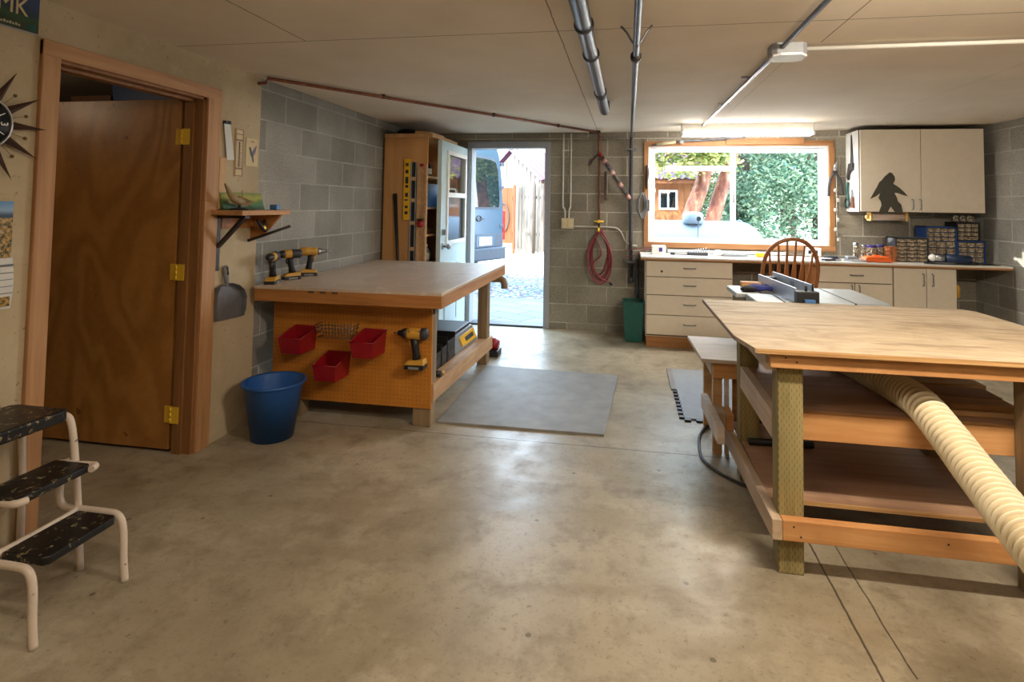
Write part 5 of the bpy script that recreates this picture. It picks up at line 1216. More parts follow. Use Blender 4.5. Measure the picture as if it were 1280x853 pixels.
# ------------------------------------------------------------------ windsor chair at the worktop
t = Thing('windsor_chair', 'oak bow-back chair standing between the table saw and the worktop', 'chair', (1.345, 5.2, fz(5.2)))
z0 = fz(5.2)
seat = [(1.135, 5.05), (1.255, 5.0), (1.435, 5.0), (1.555, 5.05), (1.585, 5.2), (1.555, 5.38), (1.455, 5.43), (1.235, 5.43), (1.135, 5.38), (1.105, 5.2)]
t.part('seat', MB().prism(seat, 2, .43 + z0, .465 + z0), 'oak', bevel=.012, seg=3)
def by(z): return 5.08 - (z - .46) * .2
bow = [(1.125, .46), (1.09, .62), (1.072, .78), (1.075, .92), (1.11, 1.035), (1.19, 1.115), (1.295, 1.145), (1.395, 1.12), (1.47, 1.04), (1.505, .92), (1.50, .78), (1.475, .62), (1.44, .46)]
t.part('bow', MB().tube(smooth_path([(x + .055, by(z), z + z0) for x, z in bow], 5), .0165, 12), 'oak')
for k in range(6):
    f = k / 5 - .5
    xb, xt = 1.345 + f * .23, 1.345 + f * .34
    zt = 1.13 - 1.0 * f * f * .42
    P = []; W = []
    for i in range(9):
        u = i / 8; z = .462 + (zt - .462) * u
        P.append((xb + (xt - xb) * u, by(z), z + z0)); W.append([.007, .009, .013, .018, .021, .017, .011, .008, .007][i])
    mb = MB()
    for i in range(8):
        a, b = P[i], P[i + 1]; wa, wb = W[i], W[i + 1]; th = .0055
        mb.hexa([(a[0] - wa, a[1] - th, a[2]), (a[0] + wa, a[1] - th, a[2]), (a[0] + wa, a[1] + th, a[2]), (a[0] - wa, a[1] + th, a[2])],
                [(b[0] - wb, b[1] - th, b[2]), (b[0] + wb, b[1] - th, b[2]), (b[0] + wb, b[1] + th, b[2]), (b[0] - wb, b[1] + th, b[2])])
    t.part('spindle', mb, 'oak')
for sx in (-1, 1):
    for sy in (-1, 1):
        t.part('leg', MB().tube([(1.345 + .16 * sx, 5.2 + .14 * sy, .435 + z0), (1.345 + .185 * sx, 5.2 + .17 * sy, .28 + z0), (1.345 + .205 * sx, 5.2 + .19 * sy, .12 + z0), (1.345 + .22 * sx, 5.2 + .205 * sy, fz(5.2 + .205 * sy))], [.014, .021, .018, .012], 12), 'oak')
    t.part('stretcher', MB().tube([(1.345 + .19 * sx, 5.025, .21 + z0), (1.345 + .19 * sx, 5.2, .215 + z0), (1.345 + .19 * sx, 5.375, .21 + z0)], [.008, .013, .008], 10), 'oak')
t.part('stretcher', MB().cyl((1.155, 5.2, .215 + z0), (1.535, 5.2, .215 + z0), .009, 10), 'oak')

# ------------------------------------------------------------------ table saw
t = Thing('table_saw', 'grey table saw with an aluminium fence behind the plywood bench', 'table saw', (1.12, 3.9, 0))
t.part('table', MB().box(.93, 1.315, 3.56, 4.2, .815, .85), 'saw_top', bevel=.002)
t.part('extension_wing', MB().box(1.322, 1.525, 3.60, 4.2, .82, .85), 'saw_top', bevel=.002)
t.part('left_wing', MB().box(.76, .92, 3.55, 3.84, .80, .85), 'saw_top', bevel=.008, label='pale rounded left wing of the saw table')
t.part('left_wing', MB().box(.70, .86, 3.86, 4.2, .815, .85), 'saw_top', bevel=.008)
t.part('mitre_slot', MB().box(1.313, 1.324, 3.56, 4.2, .82, .8515), 'dark')
t.part('mitre_slot', MB().box(1.075, 1.09, 3.56, 3.86, .845, .8508), 'dark')
t.part('front_rail', MB().box(.93, 1.53, 3.52, 3.556, .80, .838), 'dark', bevel=.003)
rot = (0, 0, .085)
fe = Thing('rip_fence', 'hollow blue-grey aluminium rip fence lying across the table saw', 'saw fence', (1.0, 3.87, .851), local=True, rot=.085)
fe.part('side_plate', MB().box(-.055, -.043, -.34, .34, .0, .085), 'alu', bevel=.002)
fe.part('side_plate', MB().box(.043, .055, -.34, .34, .0, .105), 'alu', bevel=.002)
fe.part('channel', MB().box(-.044, .044, -.34, .34, .0, .012), 'alu')
p = fe.part('lock_head', MB().box(-.062, .062, -.40, -.342, .0, .072), 'black', bevel=.006)
fe.part('lever', MB().box(-.03, .03, -.425, -.40, .008, .03), 'blue_light', parent=p, bevel=.004)
fe.part('lock_head', MB().box(-.045, .042, .25, .33, .012, .075), 'black', bevel=.006)
fe.part('screw', MB().cyl((.0, -.36, .07), (.0, -.36, .10), .008, 8).cyl((.035, -.37, .07), (.035, -.37, .115), .006, 8), 'black')
fe.part('slot', MB().box(.0415, .044, -.05, -.042, .05, .085).box(.0415, .044, -.02, -.012, .05, .085), 'ink')
t.part('cabinet_body', MB().taper(.80, 1.45, 3.62, 4.15, .45, .815, .92), 'dark', bevel=.01)
for sx in (0, 1):
    for sy in (0, 1):
        x, y = (.84, 1.41)[sx], (3.66, 4.11)[sy]
        t.part('leg', MB().tube([(x, y, .46), (x + (-.05, .05)[sx], y + (-.04, .04)[sy], 0)], .018, 10), 'dark')
t = Thing('work_gloves', 'dark blue work gloves lying on the left wing of the table saw', 'gloves', (.86, 3.98, .85))
mb = MB().ball((.86, 3.97, .872), (.065, .08, .022))
for k in range(4): mb.tube([(.88 + .0, 3.93 + .03 * k, .872), (.93, 3.92 + .035 * k, .875), (.965, 3.90 + .04 * k, .86)], [.014, .013, .009], 8)
t.part('glove', mb, plain('glove_blue', C(52, 58, 130), .9)); 
mb = MB().ball((.80, 3.93, .868), (.05, .07, .018))
for k in range(3): mb.tube([(.78, 3.9 + .03 * k, .866), (.75, 3.87 + .03 * k, .862)], [.013, .009], 8)
t.part('glove', mb, 'cloth_dark')
single('wood_scrap', 'small orange-brown wood scrap at the back edge of the table saw', 'wood', MB().box(.79, .93, 4.12, 4.19, .85, .885), 'lumber_x', bevel=.002)
single('steel_rule', 'steel rule lying on the saw table beside the gloves', 'ruler', MB().box(.94, 1.0, 3.62, 3.9, .851, .854), 'steel')

# ------------------------------------------------------------------ plywood workbench on the right
t = Thing('plywood_bench', 'large plywood-topped bench on treated posts with two shelves', 'workbench', (1.1, 2.85, 0))
top = [(.545, 2.275), (1.80, 2.275), (1.80, 2.95), (1.80, 3.33), (1.72, 3.41), (.437, 3.41), (.447, 2.5), (.482, 2.29), (.487, 2.28)]
top = [(.484, 2.275), (1.84, 2.275), (1.84, 3.36), (1.80, 3.42), (.437, 3.42), (.446, 2.47)]
t.part('tabletop', MB().prism(top, 2, .8475, .8655), 'plywood')
edge = MB()
t.part('front_lip', MB().box(.49, 1.84, 2.272, 2.276, .8475, .8645), 'ply_edge')
t.part('side_lip', MB().hexa([(.443, 2.47, .8475), (.447, 2.47, .8475), (.4385, 3.42, .8475), (.434, 3.42, .8475)], [(.443, 2.47, .8645), (.447, 2.47, .8645), (.4385, 3.42, .8645), (.434, 3.42, .8645)]), 'ply_edge_y')
t.part('front_apron', MB().box(.545, 1.62, 2.296, 2.334, .79, .8475), 'lumber_x', bevel=.002)
t.part('back_apron', MB().box(.545, 1.62, 3.155, 3.193, .76, .8475), 'lumber_x', bevel=.002)
t.part('side_apron', MB().box(.536, .574, 2.334, 3.193, .77, .8475), 'lumber_y', bevel=.002)
t.part('side_apron', MB().box(1.54, 1.578, 2.334, 3.155, .77, .8475), 'lumber_y', bevel=.002)
for x0, y0, z1, m in ((.58, 2.336, .79, 'treated'), (1.445, 2.336, .79, 'post'), (.576, 3.06, .8475, 'treated'), (1.445, 3.06, .8475, 'post')):
    t.part('leg', MB().box(x0, x0 + .093, y0, y0 + .09, 0, z1), m, bevel=.004)
t.part('middle_shelf', MB().box(.615, 1.56, 2.46, 3.19, .563, .584), 'shelf_ply')
t.part('shelf_rail', MB().box(.675, 1.54, 2.428, 2.466, .476, .580), 'lumber_x', bevel=.002)
t.part('shelf_rail', MB().box(.615, 1.54, 3.15, 3.188, .476, .563), 'lumber_x')
t.part('side_rail', MB().box(.577, .615, 2.427, 3.06, .476, .584), 'lumber_y', bevel=.002)
t.part('side_rail', MB().box(1.50, 1.538, 2.427, 3.06, .476, .563), 'lumber_y')
t.part('lower_shelf', MB().box(.583, 1.55, 2.50, 3.33, .186, .204), 'shelf_ply')
t.part('shelf_edge', MB().box(.59, 1.55, 2.496, 2.501, .187, .2035), 'ply_edge')
t.part('bottom_rail', MB().box(.585, 1.56, 2.296, 2.335, .145, .222), 'lumber_x', bevel=.003)
t.part('side_rail', MB().hexa([(.547, 2.295, .145), (.584, 2.295, .145), (.576, 3.37, .095), (.54, 3.37, .095)], [(.547, 2.295, .222), (.584, 2.295, .222), (.576, 3.37, .185), (.54, 3.37, .185)]), 'lumber_y', bevel=.003)
t.part('side_rail', MB().box(1.54, 1.578, 2.335, 3.35, .11, .186), 'lumber_y')
mb = MB()
for x, z in ((.625, .2), (.65, .165), (1.15, .195), (.60, .83), (.64, .815)): mb.cyl((x, 2.2945, z), (x, 2.2965, z), .0035, 8)
t.part('screw_head', mb, 'bracket')
mb = MB().box(1.24, 1.56, 2.7, 3.1, .584, .5845)
single('bench_board', 'long pale board lying crosswise under the stack on the middle shelf', 'board', MB().box(1.30, 1.62, 2.9, 3.06, .5845, .604), 'board', bevel=.002)
for i, (a, b, c, d, z) in enumerate(((1.25, 1.54, 2.52, 2.60, .5845), (1.29, 1.535, 2.545, 2.64, .604), (1.30, 1.56, 2.63, 2.78, .5845), (1.275, 1.545, 2.66, 2.79, .604))):
    single('cut_board', 'short fir board on the middle shelf by the hose, ' + ('lowest at the front', 'upper one at the front', 'lowest at the back', 'topmost dark one at the back')[i], 'board', MB().box(a, b, c, d, z, z + .019), 'board' if i < 3 else 'shelf_ply', 'fir boards on the bench shelf', bevel=.002)
single('steel_rod', 'black pipe lying across the lower shelf behind the front post', 'pipe', MB().tube([(.61, 3.02, .222), (.92, 3.04, .222)], .017, 12), 'black')
# ribbed dust hose
hp = [(1.04, 3.14, .66), (1.07, 3.0, .655), (1.103, 2.85, .65), (1.13, 2.65, .648), (1.138, 2.45, .643), (1.142, 2.3, .60), (1.137, 2.12, .546), (1.122, 1.95, .512), (1.10, 1.78, .49), (1.10, 1.5, .42), (1.2, 1.15, .25), (1.4, .8, .075), (1.7, .5, .068)]
sp_ = smooth_path(hp, 26)
t = Thing('dust_hose', 'cream ribbed dust collection hose draped off the plywood bench shelf', 'hose', (1.13, 2.2, 0))
L = [0]
for i in range(1, len(sp_)): L.append(L[-1] + (sp_[i] - sp_[i - 1]).length)
def at_len(s):
    for i in range(1, len(L)):
        if L[i] >= s:
            k = (s - L[i - 1]) / max(1e-9, L[i] - L[i - 1]); return sp_[i - 1].lerp(sp_[i], k)
    return sp_[-1]
P = []; R_ = []; pitch = .027; n = int(L[-1] / pitch)
for i in range(n):
    for f_, r_ in ((0, .055), (.3, .055), (.62, .056)):
        P.append(at_len((i + f_) * pitch)); R_.append(r_)
t.part('hose_wall', MB().tube(P, R_, 28), 'hose')
mb = MB()
for i in range(n - 1):
    c = at_len((i + .8) * pitch); a = at_len((i + .68) * pitch); b = at_len((i + .92) * pitch)
    mb.tube([a, a.lerp(c, .4), c, c.lerp(b, .6), b], [.056, .0645, .066, .0645, .055], 28, cap=False)
t.part('wire_helix', mb, 'hose_rib')
# power cord on the floor
single('extension_cord', 'dark cord looping on the floor left of the plywood bench', 'cord', MB().tube(smooth_path([(.62, 3.9, .008), (.574, 3.844, .008), (.501, 3.748, .008), (.434, 3.56, .008), (.414, 3.294, .008), (.459, 3.158, .008), (.525, 3.065, .008), (.62, 2.99, .008), (.8, 2.95, .008)], 6), .0085, 8), 'dark')
# low table behind
t = Thing('side_table', 'low table with a pale whitewashed top left of the plywood bench', 'table', (.7, 3.6, 0))
t.part('tabletop', MB().hexa([(.414, 3.30, .53), (.75, 3.28, .53), (.75, 3.85, .53), (.395, 3.868, .53)], [(.414, 3.30, .55), (.75, 3.28, .55), (.75, 3.85, .55), (.395, 3.868, .55)]), 'white_board', bevel=.002)
t.part('front_apron', MB().box(.485, .74, 3.335, 3.37, .435, .53), 'lumber_x', bevel=.002); t.part('side_apron', MB().box(.47, .487, 3.335, 3.82, .455, .53), 'lumber_y', bevel=.002)
for x, y in ((.487, 3.37), (.69, 3.37), (.487, 3.76), (.69, 3.76)):
    g = t.part('leg', MB().box(x, x + .05, y, y + .04, 0, .53), 'board', bevel=.002)
t.part('panel', MB().box(.60, .70, 3.41, 3.425, .15, .44), 'bench_edge')
t.part('post', MB().box(.552, .575, 3.372, 3.40, .0, .44), 'white_board')
t.part('side_stretcher', MB().box(.485, .535, 3.325, 3.369, .19, .275), 'lumber_y'); 
t.part('cross_block', MB().box(.537, .575, 3.22, 3.36, .19, .275), 'lumber_x', bevel=.003)
t.part('cross_block', MB().box(.487, .5365, 3.24, 3.324, .19, .275), 'lumber_y', bevel=.003)
t.part('side_rail', MB().hexa([(.449, 2.97, .215), (.486, 2.97, .215), (.486, 3.6, .18), (.449, 3.6, .18)], [(.449, 2.97, .30), (.486, 2.97, .30), (.486, 3.6, .265), (.449, 3.6, .265)]), 'white_board', bevel=.002, label='whitewashed side rail')

# ------------------------------------------------------------------ outside
struct('ground_pavers', 'pale concrete pavers outside the back door', 'pavers', MB().box(-12, 14, 6.36, 8.35, -.12, -.005), 'pavers')
struct('ground_gravel', 'blue-grey gravel strip beyond the pavers', 'gravel', MB().box(-14, 14, 8.35, 11.3, -.12, -.01), 'gravel')
struct('ground_yard', 'sunlit pale yard ground', 'ground', MB().box(-40, 40, 11.3, 60, -.12, -.012), 'ground')
# van
t = Thing('delivery_van', 'blue-grey van parked outside the back door, rear doors towards us', 'van', (-2.85, 9.8, 0), local=True, rot=math.radians(64.8))
half = [(1.02, .42), (1.06, .8), (1.06, 1.25), (1.0, 1.9), (.90, 2.4), (.80, 2.58), (.6, 2.68)]
out = half + [(-x, z) for x, z in half[::-1]]
t.part('body', MB().prism(out, 1, 0.02, 4.9, True), 'van_paint', bevel=.05, seg=3)
t.part('bonnet', MB().hexa([(-1.02, 4.9, .42), (1.02, 4.9, .42), (.9, 5.9, .42), (-.9, 5.9, .42)], [(-.98, 4.9, 1.45), (.98, 4.9, 1.45), (.85, 5.85, 1.05), (-.85, 5.85, 1.05)]), 'van_paint', bevel=.06, seg=3)
for s in (1, -1):
    d = t.part('rear_door', MB().prism([(.012 * s, .66), (.98 * s, .66), (.985 * s, 1.25), (.93 * s, 1.9), (.84 * s, 2.38), (.74 * s, 2.5), (.012 * s, 2.55)], 1, -.015, .02), 'van_paint', bevel=.012)
    t.part('door_window', MB().prism([(.10 * s, 1.36), (.84 * s, 1.36), (.86 * s, 1.5), (.80 * s, 2.05), (.73 * s, 2.22), (.60 * s, 2.27), (.10 * s, 2.29)], 1, -.022, -.012), 'van_glass', parent=d, bevel=.004)
    t.part('door_seal', MB().prism([(.07 * s, 1.32), (.86 * s, 1.32), (.89 * s, 1.5), (.83 * s, 2.07), (.75 * s, 2.26), (.61 * s, 2.32), (.07 * s, 2.33)], 1, -.0165, -.013), 'van_trim', parent=d)
    t.part('tail_light', MB().box(.985 if s > 0 else -1.05, 1.05 if s > 0 else -.985, -.02, .06, .72, 1.3), 'tail_red', bevel=.01)
    for z in (1.0, 1.75, 2.2): t.part('door_hinge', MB().box(.93 * s - .05, .93 * s + .05, -.035, .0, z - .03, z + .03), 'van_trim', parent=d, bevel=.008)
t.part('door_gap', MB().box(-.014, .014, -.018, .01, .66, 2.55), 'black')
t.part('lower_panel', MB().box(.04, .97, -.03, -.012, .60, .86).box(-.97, -.04, -.03, -.012, .60, .86), 'van_trim', bevel=.008)
t.part('bumper', MB().box(-.99, .99, -.10, .05, .36, .60), 'van_trim', bevel=.03)
p = t.part('plate_recess', MB().box(.18, .72, -.034, -.03, .62, .83), 'van_paint')
pl = t.part('number_plate', MB().box(.26, .62, -.042, -.034, .645, .80), 'white', bevel=.003)
mb = MB()
for k in range(6): mb.box(.30 + k * .048, .33 + k * .048, -.0435, -.0415, .685, .755)
t.part('plate_marks', mb, 'grey', parent=pl)
t.part('emblem', MB().tube([(.25 + .07 * math.cos(2 * PI * i / 20), -.025, 1.15 + .05 * math.sin(2 * PI * i / 20)) for i in range(20)], .009, 6, closed=True).box(.12, .40, -.03, -.015, 1.138, 1.152), 'black')
for s in (1, -1):
    for y in (.95, 4.6):
        w = t.part('wheel', MB().lathe([(.2, -.11), (.33, -.1), (.35, -.06), (.35, .06), (.33, .1), (.2, .11)], (.93 * s, y, .345), 0, 26), 'black')
        t.part('hub', MB().lathe([(0, -.112), (.18, -.105), (.2, 0), (.18, .105), (0, .112)], (.93 * s, y, .345), 0, 20), 'steel', parent=w)
t.part('windscreen', MB().hexa([(-.85, 4.86, 1.48), (.85, 4.86, 1.48), (.85, 5.02, 1.44), (-.85, 5.02, 1.44)], [(-.75, 4.86, 2.3), (.75, 4.86, 2.3), (.75, 4.91, 2.3), (-.75, 4.91, 2.3)]), 'van_glass')
# gate, fence, shed
t = Thing('wooden_gate', 'narrow orange wooden gate with a black hoop on it, right of the van', 'gate', (-3.3, 16, 0))
mb = MB()
for k in range(4): mb.box(-3.92 + k * .145, -3.78 + k * .145, 16.0, 16.03, .3, 1.92)
t.part('plank', mb, 'orange_gate'); t.part('gate_rail', MB().box(-3.92, -3.34, 16.03, 16.07, .5, .62).box(-3.92, -3.34, 16.03, 16.07, 1.55, 1.67), 'orange_gate')
t.part('gate_post', MB().box(-4.06, -3.93, 15.98, 16.1, 0, 1.98).box(-3.33, -3.26, 15.98, 16.1, 0, 2.0), 'orange_gate')
t.part('hoop', MB().tube([(-3.62 + .17 * math.cos(2 * PI * i / 24), 15.97, 1.05 + .42 * math.sin(2 * PI * i / 24)) for i in range(24)], .03, 8, closed=True), 'bark_dark')
t = Thing('board_fence', 'pale weathered vertical board fence right of the orange gate', 'fence', (-2.7, 16.2, 0))
rr = random.Random(3)
mb = MB()
for k in range(9):
    x = -3.2 + k * .11; h = 1.98 + rr.uniform(-.06, .06) + (.12 if k > 5 else 0)
    mb.box(x, x + rr.choice((.07, .085, .092)), 16.2 + rr.uniform(0, .02), 16.235, .02, h)
t.part('board', mb, 'fence'); t.part('fence_rail', MB().box(-3.2, -2.15, 16.235, 16.3, .5, .6), 'fence'); t.part('fence_rail', MB().box(-3.2, -2.15, 16.235, 16.3, 1.6, 1.7), 'fence')
t.part('fence_post', MB().tube([(-2.73, 16.12, -.01), (-2.72, 16.12, 2.1)], .04, 10), 'bark_dark')
t = Thing('garden_shed', 'shed with pale board gable, cedar side wall and plum corrugated roof', 'shed', (-3.2, 18, 0))
A = Vector((-3.78, 18.0, 0)); u = Vector((.75, -.66, 0)).normalized(); w = Vector((.66, .75, 0)).normalized()
def sp3(a, b, z): q = A + u * a + w * b; return (q.x, q.y, z)
def wallprism(pts, b0, b1):
    n = len(pts); mb = MB(); vs = [sp3(a, b0, z) for a, z in pts] + [sp3(a, b1, z) for a, z in pts]
    mb.add(vs, [tuple(range(n)), tuple(range(n, 2 * n))] + [(i, (i + 1) % n, n + (i + 1) % n, n + i) for i in range(n)]); return mb
t.part('gable_wall', wallprism([(-1.5, 0), (1.5, 0), (1.5, 2.2), (0, 3.16), (-1.5, 2.2)], 0, .08), 'shed_wall')
mb = MB()
for k in range(14):
    a = -1.4 + k * .215
    zt = 3.1 - abs(a) * .64
    vs = [sp3(a, -.02, 0), sp3(a + .02, -.02, 0), sp3(a + .02, .001, 0), sp3(a, .001, 0)]
    mb.hexa(vs, [(p[0], p[1], zt) for p in vs])
t.part('batten', mb, 'fence')
t.part('side_wall', wallprism([(1.42, 0), (1.5, 0), (1.5, 2.2), (1.42, 2.2)], .08, 5), 'cedar')
t.part('side_wall', wallprism([(-1.5, 0), (-1.42, 0), (-1.42, 2.2), (-1.5, 2.2)], .08, 5), 'cedar')
def corr(mb, e0, z0, e1, z1, b0, b1, n=44, amp=.02):
    vs = []
    for i in range(n + 1):
        b = b0 + (b1 - b0) * i / n; h = amp * (1 if i % 2 else -1)
        vs += [sp3(e0, b, z0 + h), sp3(e1, b, z1 + h), sp3(e0, b, z0 + h - .02), sp3(e1, b, z1 + h - .02)]
    fs = []
    for i in range(n):
        o = i * 4; fs += [(o, o + 1, o + 5, o + 4), (o + 3, o + 2, o + 6, o + 7)]
    fs += [(0, 2, 3, 1), (n * 4, n * 4 + 1, n * 4 + 3, n * 4 + 2)]
    return mb.add(vs, fs)
t.part('roof', corr(corr(MB(), 0, 3.26, 1.65, 2.2, -.15, 5.2), 0, 3.26, -1.65, 2.2, -.15, 5.2), 'purple_roof')
# cabin seen through the window
t = Thing('timber_cabin', 'orange board cabin with a small white window and plum corrugated roof', 'cabin', (.4, 14.6, 0))
t.part('front_wall', MB().box(-.9, 1.6, 14.0, 14.12, 0, 2.12), 'cabin_wall')
mb = MB()
for k in range(17): mb.box(-.9 + k * .15, -.885 + k * .15, 13.985, 14.002, 0, 2.1)
t.part('batten', mb, 'cabin_wall'); t.part('side_wall', MB().box(1.5, 1.6, 14.12, 17, 0, 2.12).box(-.9, -.8, 14.12, 17, 0, 2.12), 'cabin_wall')
wf = t.part('window', ring(MB(), .74, 1.19, 1.35, 1.83, 13.96, 14.01, .045).box(.945, .985, 13.962, 14.01, 1.39, 1.79), 'white')
t.part('window_pane', MB().box(.78, 1.16, 13.985, 13.995, 1.385, 1.80), 'van_glass', parent=wf)
A = Vector((-1.2, 13.6, 0)); u = Vector((0, 1, 0)); w = Vector((1, 0, 0))
t.part('roof', corr(MB(), 0, 2.10, 2.2, 3.3, 0, 2.95, 36, .025), 'purple_roof')
t.part('fascia', MB().box(-1.2, 1.75, 13.66, 13.7, 1.98, 2.08), 'cedar')
# gas tank
t = Thing('propane_tank', 'long white propane tank with a domed lid outside the window', 'gas tank', (.6, 9.2, 0))
rt = .5; zc = .70
pr = [(0, -1.9), (.2, -1.87), (.36, -1.78), (.46, -1.62), (.5, -1.4), (.5, 1.08)] + [(rt * math.cos(a), 1.08 + .42 * math.sin(a)) for a in [PI / 2 * i / 8 for i in range(1, 9)]]
t.part('shell', MB().lathe(pr, (.62, 9.2, zc), 0, 40), 'tank')
dm = t.part('dome', MB().lathe([(.13, 0), (.155, .02), (.155, .13), (.13, .175), (.0, .19)], (1.0, 9.0, zc + rt - .045), 2, 28), 'tank')
t.part('dome_opening', MB().cyl((1.07, 8.864, zc + rt + .035), (1.07, 8.85, zc + rt + .035), .036, 14), 'black', parent=dm)
t.part('lifting_ring', MB().tube(arc((1.73, zc + rt - .02), .035, 0, 2 * PI * .98, 14, 'xz', 9.2), .011, 8, closed=True), 'tank')
t.part('cable', MB().tube(smooth_path([(1.07, 8.84, zc + .50), (1.05, 8.78, zc + .35), (1.03, 8.70, zc + .1), (1.0, 8.68, .2), (1.0, 8.68, 0)], 4), .006, 6), 'dark')
for x in (-.6, 1.3): t.part('foot', MB().box(x - .08, x + .08, 8.9, 9.5, -.01, .3), 'tank')
# trees
def leafcloud(c, r, n, size, seed, flat=.0):
    q = random.Random(seed); mb = MB(); vs = []; fs = []
    lumps = [(q.uniform(-.75, .75), q.uniform(-.75, .75), q.uniform(-.75, .75), q.uniform(.28, .5)) for _ in range(26)]
    for i in range(n):
        L_ = q.choice(lumps)
        d = Vector((q.gauss(0, 1), q.gauss(0, 1), q.gauss(0, 1))).normalized() * L_[3] * (q.random() ** .35)
        p = Vector((c[0] + r[0] * (L_[0] + d.x), c[1] + r[1] * (L_[1] + d.y), c[2] + r[2] * (L_[2] + d.z)))
        if p.z < .1: continue
        a = Vector((q.gauss(0, 1), q.gauss(0, 1), q.gauss(0, .6) - flat)).normalized(); b = a.orthogonal().normalized()
        b = (b * math.cos(i) + a.cross(b) * math.sin(i))
        s = size * q.uniform(.6, 1.3); o = len(vs); m = a.cross(b) * s * .12
        vs += [p - a * s, p + b * s * .42 + m, p + a * s, p - b * s * .42 + m]; fs += [(o, o + 1, o + 2), (o, o + 2, o + 3)]
    mb.add(vs, fs); return mb
def tree(name, label, trunk, tr_, crown, leaf, bark, n, size, seed, group='trees beyond the yard'):
    t = Thing(name, label, 'tree', (trunk[0][0], trunk[0][1], 0), group)
    pth = smooth_path(trunk, 5); k = len(pth)
    t.part('trunk', MB().tube(pth, [tr_ * (1 - .45 * i / (k - 1)) for i in range(k)], 14), bark)
    mb = MB(); q = random.Random(seed + 5); tp_ = Vector(trunk[-1])
    for c, r in crown:
        mb.tube([Vector(trunk[-2]).lerp(tp_, q.random()), (Vector(c) + tp_) / 2, Vector(c)], [tr_ * .4, tr_ * .25, tr_ * .1], 8)
    t.part('branch', mb, bark)
    lf = MB()
    for i, (c, r) in enumerate(crown):
        s_ = leafcloud(c, r, n // len(crown), size, seed + i); lf.add(s_.v, s_.f)
    t.part('foliage', lf, leaf)
tree('madrone_tree', 'leaning tree with peeling reddish trunk, left of the two behind the tank', [(.98, 12, -.02), (1.27, 12, 1.2), (1.53, 12, 1.95), (1.60, 12, 2.6), (1.75, 12.2, 4)], .19, [((.75, 11.7, 2.42), (.75, .6, .42)), ((1.55, 11.5, 2.5), (.55, .5, .36)), ((.8, 11.9, 3.3), (1.0, .9, .75)), ((1.5, 11.6, 3.3), (.9, .9, .9)), ((2.0, 12.3, 4.2), (1.3, 1.2, .9))], 'leaf_light', 'bark', 5500, .07, 21)
tree('madrone_tree', 'leaning tree with peeling reddish trunk, right of the two behind the tank', [(1.5, 12.2, -.02), (1.74, 12.2, 1.08), (1.98, 12.2, 1.95), (2.15, 12.2, 2.5), (2.5, 12.5, 4)], .18, [((1.5, 12.4, 3.0), (.8, .8, .55)), ((2.4, 12.4, 3.6), (1.2, 1.0, .9))], 'leaf_pale', 'bark', 3000, .07, 31)
tree('fir_tree', 'dark evergreen directly behind the right end of the propane tank', [(2.7, 14, -.02), (2.75, 14, 2), (2.7, 14, 5)], .17, [((2.5, 13.6, 1.2), (1.0, .9, 1.1)), ((3.1, 13.8, 2.6), (1.1, .9, 1.2))], 'leaf_dark', 'bark_dark', 9000, .062, 41)
tree('fir_tree', 'dark evergreen at the right edge of the window view', [(4.6, 14.5, -.02), (4.6, 14.5, 2), (4.7, 14.5, 5)], .2, [((4.0, 14, 1.3), (1.1, .9, 1.2)), ((4.6, 14.2, 3.0), (1.3, 1.0, 1.4))], 'leaf_dark', 'bark_dark', 9000, .062, 51)
tree('broadleaf_tree', 'pale sunlit broadleaf tree above the evergreens in the right pane', [(3.5, 17, -.02), (3.5, 17, 2.5), (3.6, 17, 5.5)], .25, [((3.0, 16.5, 3.1), (1.5, 1.2, 1.0)), ((4.6, 16.6, 3.4), (1.5, 1.2, 1.1)), ((3.6, 16.6, 4.6), (2.0, 1.4, 1.0))], 'leaf_mid', 'bark_dark', 9000, .075, 61)
tree('broadleaf_tree', 'mid-green broadleaf tree between the two reddish trunks', [(2.0, 17, -.02), (2.0, 17, 2), (2.0, 17, 5)], .22, [((1.9, 16.5, 1.6), (1.1, 1.0, 1.5)), ((1.6, 16.8, 3.8), (1.5, 1.1, 1.2))], 'leaf_mid', 'bark_dark', 8000, .075, 71)
for i, (x, y, r_) in enumerate(((-.5, 22, 2.2), (2.6, 23, 2.6), (5.6, 21, 2.6), (8.4, 20, 2.6))):
    tree('woodland_tree', 'tall woodland tree far behind, %s' % ('over the cabin roof', 'behind the middle of the window', 'behind the right pane', 'beyond the right window edge')[i], [(x, y, -.02), (x, y, 3), (x + .2, y, 7)], .3, [((x, y - .3, 2.2), (r_, 1.5, 2.0)), ((x + .3, y, 5.4), (r_ * .9, 1.5, 2.2))], ('leaf_mid', 'leaf_dark', 'leaf_dark', 'leaf_mid')[i], 'bark_dark', 9000, .12, 81 + i * 7)

# ------------------------------------------------------------------ camera (shift lens, photo 1280 x 853)
cam = bpy.data.cameras.new('camera'); co = bpy.data.objects.new('camera', cam); COL.objects.link(co)
R3 = ((0.985356, -0.005912, -0.170406), (0.169969, -0.045325, 0.984406), (0.013544, 0.998955, 0.043657))   # columns: right, up, forward
mw = Matrix.Identity(4)
for r_ in range(3):
    mw[r_][0] = R3[r_][0]; mw[r_][1] = R3[r_][1]; mw[r_][2] = -R3[r_][2]
mw[2][3] = 1.4
co.matrix_world = mw
cam.sensor_width = 36; cam.lens = 695 / 1280 * 36
cam.shift_x = -25 / 1280; cam.shift_y = (227 - 426.5) / 1280
cam.clip_start = 0.05; cam.clip_end = 200
SC.camera = co
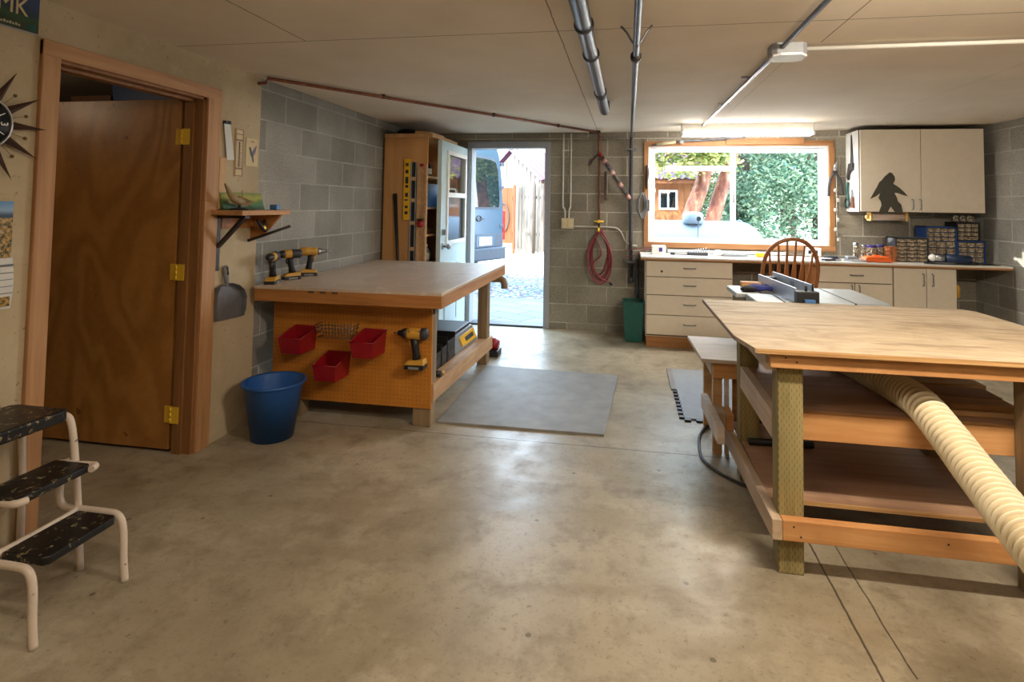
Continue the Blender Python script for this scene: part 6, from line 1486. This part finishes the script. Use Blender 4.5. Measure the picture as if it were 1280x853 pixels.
# ------------------------------------------------------------------ light
w = bpy.data.worlds.new('sky'); SC.world = w; w.use_nodes = True
nt = w.node_tree; bg = nt.nodes['Background']
tc = nt.nodes.new('ShaderNodeTexCoord'); sp = nt.nodes.new('ShaderNodeSeparateXYZ'); nt.links.new(tc.outputs['Generated'], sp.inputs[0])
cr = nt.nodes.new('ShaderNodeValToRGB'); nt.links.new(sp.outputs[2], cr.inputs[0])
cr.color_ramp.elements[0].position = 0.0; cr.color_ramp.elements[0].color = (.86, .94, 1.0, 1)
cr.color_ramp.elements[1].position = 0.6; cr.color_ramp.elements[1].color = (.5, .74, 1.0, 1)
nt.links.new(cr.outputs[0], bg.inputs[0]); bg.inputs[1].default_value = 5.2
def lamp(name, kind, loc, rot, energy, col, **kw):
    d = bpy.data.lights.new(name, kind); o = bpy.data.objects.new(name, d); COL.objects.link(o)
    o.location = loc; o.rotation_euler = rot; d.energy = energy; d.color = col
    for k, v in kw.items(): setattr(d, k, v)
    return o
s = lamp('sun', 'SUN', (0, 0, 10), (0, 0, 0), 4.5, (1.0, .95, .86), angle=.01)
s.rotation_euler = Vector((.25, .66, -.70)).to_track_quat('-Z', 'Y').to_euler()
# two warm ceiling fluorescents, out of view overhead
lamp('shop_light_left', 'AREA', (-.5, .6, 2.16), (0, 0, 0), 7, (1.0, .87, .69), shape='RECTANGLE', size=1.2, size_y=.12)
lamp('shop_light_right', 'AREA', (1.3, 1.5, 2.15), (.95, 0, 0), 21, (1.0, .88, .72), shape='RECTANGLE', size=1.2, size_y=.12)
lamp('ceiling_fill', 'AREA', (.4, .5, 1.95), (PI, 0, 0), 9, (1.0, .9, .76), shape='RECTANGLE', size=2.4, size_y=.3)  # added upward fill to brighten the ceiling, not a shop fixture
lamp('storeroom_fill', 'POINT', (-3.9, 2.1, 2.05), (0, 0, 0), 1.4, (1.0, .8, .55), shadow_soft_size=.04)  # added fill so the tote shows over the door, no bulb known there
# added narrow spot outside the window, throws the bright patch on the right wall
o = lamp('sun_patch_spot', 'SPOT', (-3.2, 8.22, 2.90), (0, 0, 0), 3200, (1.0, .96, .86), spot_size=math.radians(2.8), spot_blend=.08, shadow_soft_size=.01)
o.rotation_euler = (Vector((3.37, 5.63, 1.0)) - Vector((-3.2, 8.22, 2.90))).to_track_quat('-Z', 'Y').to_euler()
# daylight sampling at the openings
for nm, x0, x1, z0, z1 in (('door_daylight', OX0, OX1, .05, 2.05), ('window_daylight', WX0, WX1, 1.0, 2.08)):
    o = lamp(nm, 'AREA', ((x0 + x1) / 2, YB + .19, (z0 + z1) / 2), (-PI / 2, 0, 0), 1, (1, 1, 1), shape='RECTANGLE', size=x1 - x0, size_y=z1 - z0)
    o.data.cycles.is_portal = True
SC.view_settings.view_transform = 'Standard'; SC.view_settings.look = 'None'
SC.view_settings.exposure = 1.45; SC.view_settings.gamma = 1.0; SC.view_settings.use_curve_mapping = False
SC.cycles.max_bounces = 8; SC.cycles.diffuse_bounces = 5; SC.cycles.sample_clamp_indirect = 6.0
